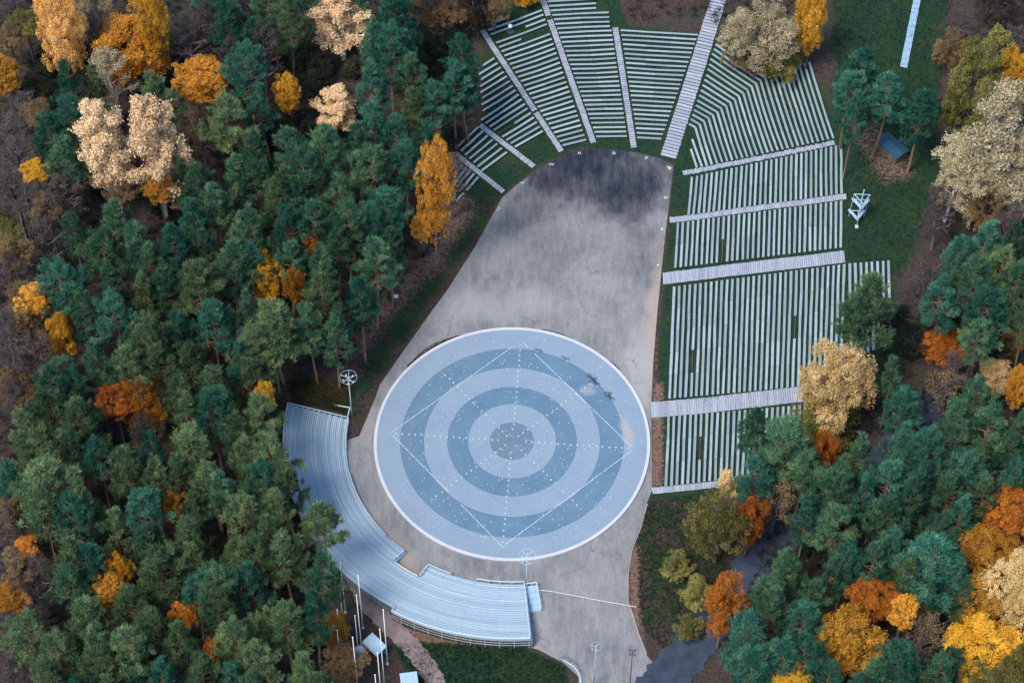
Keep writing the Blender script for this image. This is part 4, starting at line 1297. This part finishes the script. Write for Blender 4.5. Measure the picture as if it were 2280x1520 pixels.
LP = [(510, 45, 95), (470, 0, 90), (640, 50, 100), (560, 85, 70), (600, 10, 90), (890, 45, 120), (870, 130, 110), (815, 195, 95), (1030, 128, 95), (1012, 185, 90), (975, 240, 85), (905, 245, 85), (1042, 195, 80), (885, 315, 92), (840, 95, 80),
      (558, 180, 105), (142, 190, 95), (160, 270, 100), (350, 222, 105), (505, 285, 105), (590, 240, 80), (820, 270, 80), (930, 170, 80), (735, 325, 125), (690, 385, 115), (510, 400, 100), (615, 440, 95), (640, 505, 95), (830, 385, 110), (775, 440, 100),
      (872, 480, 105), (690, 500, 95), (830, 600, 115), (745, 560, 80), (240, 500, 120), (160, 515, 80), (300, 545, 90), (230, 570, 90), (420, 485, 100), (470, 470, 90), (335, 600, 90), (395, 560, 110), (148, 620, 110), (245, 640, 90), (190, 690, 80),
      (510, 590, 100), (445, 640, 100), (548, 700, 80), (615, 715, 130), (718, 660, 105), (745, 740, 92), (265, 705, 100), (330, 665, 85), (470, 725, 105), (395, 735, 95), (322, 765, 95), (205, 800, 105), (275, 825, 95), (365, 810, 85), (430, 800, 90),
      (580, 790, 100), (555, 855, 105), (480, 865, 95), (655, 800, 95), (590, 940, 88), (660, 760, 80), (100, 890, 110), (55, 955, 90), (185, 950, 130), (70, 1015, 115), (410, 925, 90), (440, 1000, 110), (515, 965, 85), (555, 1030, 85),
      (668, 1005, 118), (645, 1085, 95), (125, 1090, 165), (200, 1130, 90), (320, 1135, 95), (475, 1065, 120), (420, 1195, 82), (370, 1262, 125), (540, 1150, 92), (590, 1190, 85), (705, 1175, 95), (640, 1240, 110), (520, 1230, 90), (485, 1295, 92),
      (150, 1235, 120), (160, 1305, 100), (185, 1375, 95), (60, 1430, 110), (140, 1440, 120), (270, 1445, 100), (335, 1415, 90), (400, 1450, 95), (490, 1370, 90), (565, 1310, 95), (640, 1390, 112), (520, 1440, 95), (575, 1490, 95), (675, 1480, 88),
      (215, 1400, 85), (300, 1350, 85), (705, 1290, 95), (230, 1500, 100), (370, 1515, 95), (100, 1515, 95), (455, 1505, 90), (560, 1240, 80), (350, 1010, 90), (270, 1050, 95), (620, 1140, 80), (390, 870, 85), (130, 830, 80), (260, 1190, 85), (330, 1220, 80),
      (550, 520, 90), (560, 600, 80), (450, 560, 90), (380, 640, 85), (640, 590, 85), (700, 600, 80), (95, 1150, 80), (20, 1060, 80), (430, 1130, 75), (400, 400, 70), (440, 420, 80), (210, 200, 60), (115, 310, 80), (640, 330, 90), (580, 350, 85), (560, 420, 80), (800, 330, 85), (950, 320, 70)]
RP = [(1925, 165, 120), (1890, 210, 90), (2045, 255, 110), (1965, 215, 95), (1900, 260, 70), (1945, 690, 150), (1900, 720, 80), (2200, 555, 120), (2165, 625, 120), (2108, 670, 92), (2195, 705, 100), (1985, 835, 74), (2010, 920, 85), (1735, 1000, 130), (1700, 960, 90), (1780, 1060, 90),
      (1905, 1010, 80), (2130, 950, 110), (2205, 965, 110), (2065, 1015, 100), (1995, 985, 90), (1870, 1085, 100), (1955, 1075, 115), (2045, 1125, 100), (2130, 1060, 100), (2145, 1150, 90), (2245, 1010, 90), (1960, 1165, 100), (1860, 1190, 85), (1790, 1160, 75),
      (2050, 1240, 145), (1935, 1255, 85), (1768, 1275, 84), (1700, 1320, 84), (1725, 1365, 100), (1650, 1410, 112), (1660, 1485, 112), (1812, 1345, 66), (2075, 1330, 85), (2010, 1470, 110), (1845, 1512, 66), (1960, 1515, 90), (2130, 1345, 60), (1860, 1290, 80), (2090, 1500, 85), (1730, 1470, 90), (2270, 640, 90), (2260, 1060, 80), (2160, 900, 80), (1680, 1060, 80), (2250, 560, 70), (2120, 1480, 60)]
for (x, y, w) in LP:
    c = 'teal' if y < 330 else ('green' if y < 560 else ('olive' if y > 930 or (x > 250 and y > 640) else 'green'))
    if random.random() < .28: c = random.choice(['teal', 'green', 'olive'])
    T('pine', x, y, w, None, c)
for (x, y, w) in RP:
    c = random.choice(['teal', 'green', 'green']) if y > 300 else 'teal'
    if (x, y) == (1945, 690): c = 'olive'
    T('pine', x, y, w, None, c)

# the rest of the wood: pines and bare trees wherever a gap is left
FILL = [([(-40, -40), (1050, -40), (1040, 300), (960, 500), (880, 600), (790, 720), (720, 780), (600, 820), (590, 960), (620, 1100), (690, 1270), (720, 1560), (-40, 1560)], 'l'),
        ([(1690, 1560), (1760, 1300), (1850, 1180), (2000, 1040), (2160, 880), (2320, 860), (2320, 1560)], 'r'), ([(2100, 480), (2320, 440), (2320, 740), (2160, 760)], 'r')]
frng = random.Random(5)
for poly, side in FILL:
    P = np.array(poly, float); lo, hi = P.min(0), P.max(0)
    for _ in range(2600):
        x, y = frng.uniform(lo[0], hi[0]), frng.uniform(lo[1], hi[1])
        if poly_dist(np.array([[x, y]]), P)[0] > 0: continue
        near = min(((x - t[1]) ** 2 + ((y - t[2]) * 1.05) ** 2) ** .5 - .12 * t[3] if t[0] == 'pine' else (((x - t[1]) / (t[3] * .5 + 42)) ** 2 + ((y - t[2] - 18) / (t[4] * .5 + 52)) ** 2) ** .5 * 52 for t in TREES)
        if near < 43: continue
        if side == 'l' and (x < 110 or (y < 330 and frng.random() < .45)):
            T('bare', x, y, frng.randint(84, 108), frng.randint(110, 140), 'twig', None)
        else:
            T('pine', x, y, frng.randint(70, 95), None, frng.choice(['teal', 'green', 'olive'] if y > 600 else ['teal', 'teal', 'green']))

# landmarks used to tell the pines apart
placed = []
K = 13.6
for t in TREES:
    kind, px, py, w, h, col, label = t
    w_m = w / K
    if kind == 'pine':
        H = 17.5 + w / 100 * 4.5 + random.uniform(-2, 2); hc = .74 * H; Hc = .5 * H
    else:
        Hc = math.sqrt(max(h * h - (.84 * w) ** 2, (.45 * w) ** 2)) / 7.35
        H = max(Hc / .78, 2.5)
        wood_tree = col != 'shrub' and (px < 740 or (px > 1600 and py > 1000))
        rise = max(0.0, 17.0 - H) if wood_tree else 0.0   # crowns carried up among the pines
        hc = H - Hc / 2 + rise
    p = at(px, py, hc)
    base = Vector((p.x, p.y, ground(p.x, p.y)))
    rr_, an_ = math.hypot(base.x, base.y), math.degrees(math.atan2(base.y, base.x)) % 360
    if 168 < an_ < 278 and rr_ < 37.6:      # keep trunks off the stand
        base = Vector((base.x * 37.9 / rr_, base.y * 37.9 / rr_, 0)); base.z = ground(base.x, base.y)
    placed.append((kind, base, w_m / 2, H, col, label, px, py, 0.0 if kind == 'pine' else rise))
land = [(l, b) for (k, b, r, H, c, l, x, y, u) in placed if l and k != 'pine']
short = {}
pine_b = [b for (k, b, *_) in placed if k == 'pine']
pidx = [i for i, q in enumerate(placed) if q[0] == 'pine']
extra = [('the round white lamp', at(1136, 70)), ('the dark blue hut', hb), ('the white triangular tower', at(1909, 503)), ('the flagpoles', at(800, 1400)), ('the wooded end of the choir stand', pol(37, 172)),
         ('the middle of the choir stand', pol(37.6, 205)), ('the small white notice board', at(882, 668)), ('the road mouth', at(1520, 1460)), ('the pale blue meadow stair', at(2012, 150)), ('the upper end of the lower boardwalk', at(1900, 868))]
marks = [(n, Vector((b.x, b.y, 0))) for n, b in extra]
def trim(l):
    l = l.split(',')[0]
    for cut in (' with ', ' among ', ' between ', ' beside ', ' behind ', ' in ', ' under ', ' below ', ' above ', ' at ', ' standing', ' surrounded', ' leaning', ' touching', ' rising', ' next ', ' growing', ' near ', ' inside', ' directly', ' over', ' by ', ' on '):
        l = l.split(cut)[0]
    return 'the ' + l
names = [trim(l) for l, _ in land]
for (l, b), n in zip(land, names):
    if names.count(n) == 1: marks.append((n, Vector((b.x, b.y, 0))))
MM = np.array([[b.x, b.y] for _, b in marks])
auto = {}
def rank_labels(sel, noun):
    """label each tree of one look by its rank of nearness to a landmark"""
    ids = [i for i, q in enumerate(placed) if sel(q)]
    PP = np.array([[placed[i][1].x, placed[i][1].y] for i in ids])
    DM = np.linalg.norm(PP[:, None] - MM[None], axis=2)
    RK = DM.argsort(0).argsort(0)
    for k, i in enumerate(ids):
        m = min(range(len(marks)), key=lambda m: (RK[k, m], DM[k, m]))
        rk = int(RK[k, m]) + 1
        auto[i] = f'{noun} standing {"nearest" if rk == 1 else ordinal(rk) + " nearest"} to {marks[m][0]}'
rank_labels(lambda q: q[0] == 'pine', 'pine')
rank_labels(lambda q: q[0] == 'bare' and not q[5], 'purple-grey bare tree')
rank_labels(lambda q: q[0] == 'leafy' and q[4] == 'shrub' and not q[5], 'dim dark thinning tree')
rank_labels(lambda q: q[0] == 'leafy' and q[4] == 'tan' and not q[5], 'tan thinning tree')
rank_labels(lambda q: q[0] == 'airy' and not q[5], 'pale wispy tree')

tone = {'teal': 'blue-green', 'green': 'mid-green', 'olive': 'olive-green'}
pi = 0
for n, (kind, base, rad, H, col, label, px, py, rise) in enumerate(placed):
    if kind == 'pine':
        tr, cr = PINES[n % len(PINES)]
        sx, sz = rad * 1.03 / 3.75, H / 20.0
        lab = tone[col] + ' ' + auto[n]
        nm, cat, grp = 'pine_tree', 'pine tree', 'pines of the wood'
    else:
        lib = {'leafy': LEAFY, 'airy': AIRY, 'bare': BARE}[kind]
        k = n % len(lib)
        if kind == 'leafy':
            if col in ('tan', 'darkleaf', 'oliveleaf', 'pale', 'shrub'): k = 3 + n % 2 if col != 'pale' else 3
            else: k = n % 3
            if label and 'sparse' in label: k = 4
        if kind == 'bare': k = 2 if col == 'pale' else n % 2
        tr, cr = lib[k]
        sx, sz = rad / (3.3 if kind == 'leafy' else 2.55), H / 14.0
        nm, cat = ('birch_tree' if kind == 'airy' else ('bare_tree' if kind == 'bare' else 'broadleaf_tree')), 'tree'
        lab = label or auto[n]; grp = 'autumn trees' if label else {'bare': 'bare trees among the pines', 'airy': 'wispy trees by the meadow'}.get(kind, 'thinning trees between the pines')
    root = empty(nm, base - Vector((0, 0, .05)), lab, cat, grp, random.uniform(0, 6.28))
    root.rotation_euler = (random.uniform(-.03, .03), random.uniform(-.03, .03), root.rotation_euler.z)
    root.scale = (sx, sx * random.uniform(.92, 1.08), sz)
    link('trunk', tr, root, (0, 0, rise / sz))
    link('crown', own_mesh(cr, LEAF[col]), root, (0, 0, rise / sz))

# ------------------------------------------------------------------ undergrowth and grass
def in_poly(px, py, poly): return poly_dist(np.array([[px, py]]), np.array(poly, float))[0] < 0
FOREST = [[(-60, -60), (1060, -60), (1040, 330), (985, 520), (890, 640), (800, 760), (740, 830), (640, 880), (640, 960), (690, 1100), (730, 1270), (745, 1580), (-60, 1580)],
          [(1640, 1560), (1620, 1380), (1690, 1240), (1660, 1100), (1720, 980), (1990, 800), (2060, 640), (2120, 480), (2340, 380), (2340, 1560)],
          [(1380, -60), (1400, 55), (1560, 70), (1640, 90), (1720, 165), (1800, 130), (1850, -60)], [(900, -60), (1060, -60), (1190, -60), (1060, 60), (1050, 180), (900, 180)]]
C, TN = [], []
for poly in FOREST:
    P = np.array(poly, float); lo, hi = P.min(0), P.max(0)
    n = int((hi[0] - lo[0]) * (hi[1] - lo[1]) / 260)
    q = rng.uniform(lo, hi, (n, 2)); q = q[poly_dist(q, P) < 0]
    for x, y in q:
        p = at_z(x, y, 3.0); C.append((p.x, p.y, ground(p.x, p.y) + random.uniform(.15, .9))); TN.append(random.random())
C, TN = np.array(C), np.array(TN)
V, F, TT = sprays(C, 22, .95, .12, .5, None, TN, 1.2)
tag(link('undergrowth', mesh_np('undergrowth', V, F, LEAF['shrub'], {'tint': TT})), 'dark brown undergrowth and twigs on the forest floor', 'undergrowth', kind='stuff')

def blades(name, pxs_list, n, size, mat, label):
    pts = []
    for pxs in pxs_list:
        W = wpoly(pxs); lo, hi = W.min(0), W.max(0)
        q = rng.uniform(lo, hi, (n, 2)); q = q[poly_dist(q, W) < 0]
        q = q[poly_dist(q, PL) > .25]
        pts.append(q)
    q = np.concatenate(pts)
    z = np.array([ground(x, y) for x, y in q])
    C = np.column_stack([q, z])
    tn = np.clip(.5 + .5 * vnoise(q[:, 0] * 1.6, q[:, 1] * 1.6, 5) + rng.normal(size=len(q)) * .15, 0, 1)
    V, F, TT = sprays(C, 7, size, .07, .9, None, tn, .8)
    tag(link(name, mesh_np(name, V, F, mat, {'tint': TT})), label, 'grass', kind='stuff')
GRASSM = leaf_mat('grass_blades', ((.005, .022, .013), (.015, .042, .017), (.050, .065, .022)), .2)
SLOPE = [(1110, 40), (1220, -40), (1360, -40), (1400, 66), (1600, 80), (1720, 170), (1800, 135), (1870, 310), (1885, 560), (1985, 580), (1990, 800), (1780, 1090), (1452, 1090), (1480, 850), (1480, 640), (1500, 370), (1300, 325), (1200, 365), (1115, 440), (1000, 430), (1000, 350), (1080, 260)]
blades('grass', [SLOPE], 9000, .34, GRASSM, 'short dark green grass on the slope under the benches')
blades('grass', [[(1850, -40), (2130, -40), (2100, 150), (2090, 420), (2010, 620), (1890, 575), (1870, 300)], [(875, 1432), (1000, 1430), (1090, 1442), (1150, 1438), (1255, 1482), (1288, 1590), (960, 1590)], [(1412, 1120), (1620, 1090), (1620, 1300), (1480, 1450), (1425, 1390)]], 5000, .36, GRASSM, 'rough green grass of the meadow and lawns')
BANKM = leaf_mat('bank_weeds', ((.022, .040, .018), (.075, .075, .028), (.24, .155, .045)), .2)
blades('weeds', [[(1105, 445), (1050, 560), (935, 730), (838, 865), (800, 950), (740, 900), (860, 700), (960, 540), (1040, 440)], [(640, 850), (790, 850), (780, 925), (650, 890)]], 3800, .42, BANKM, 'rough weeds and yellow leaves on the banks beside the apron')
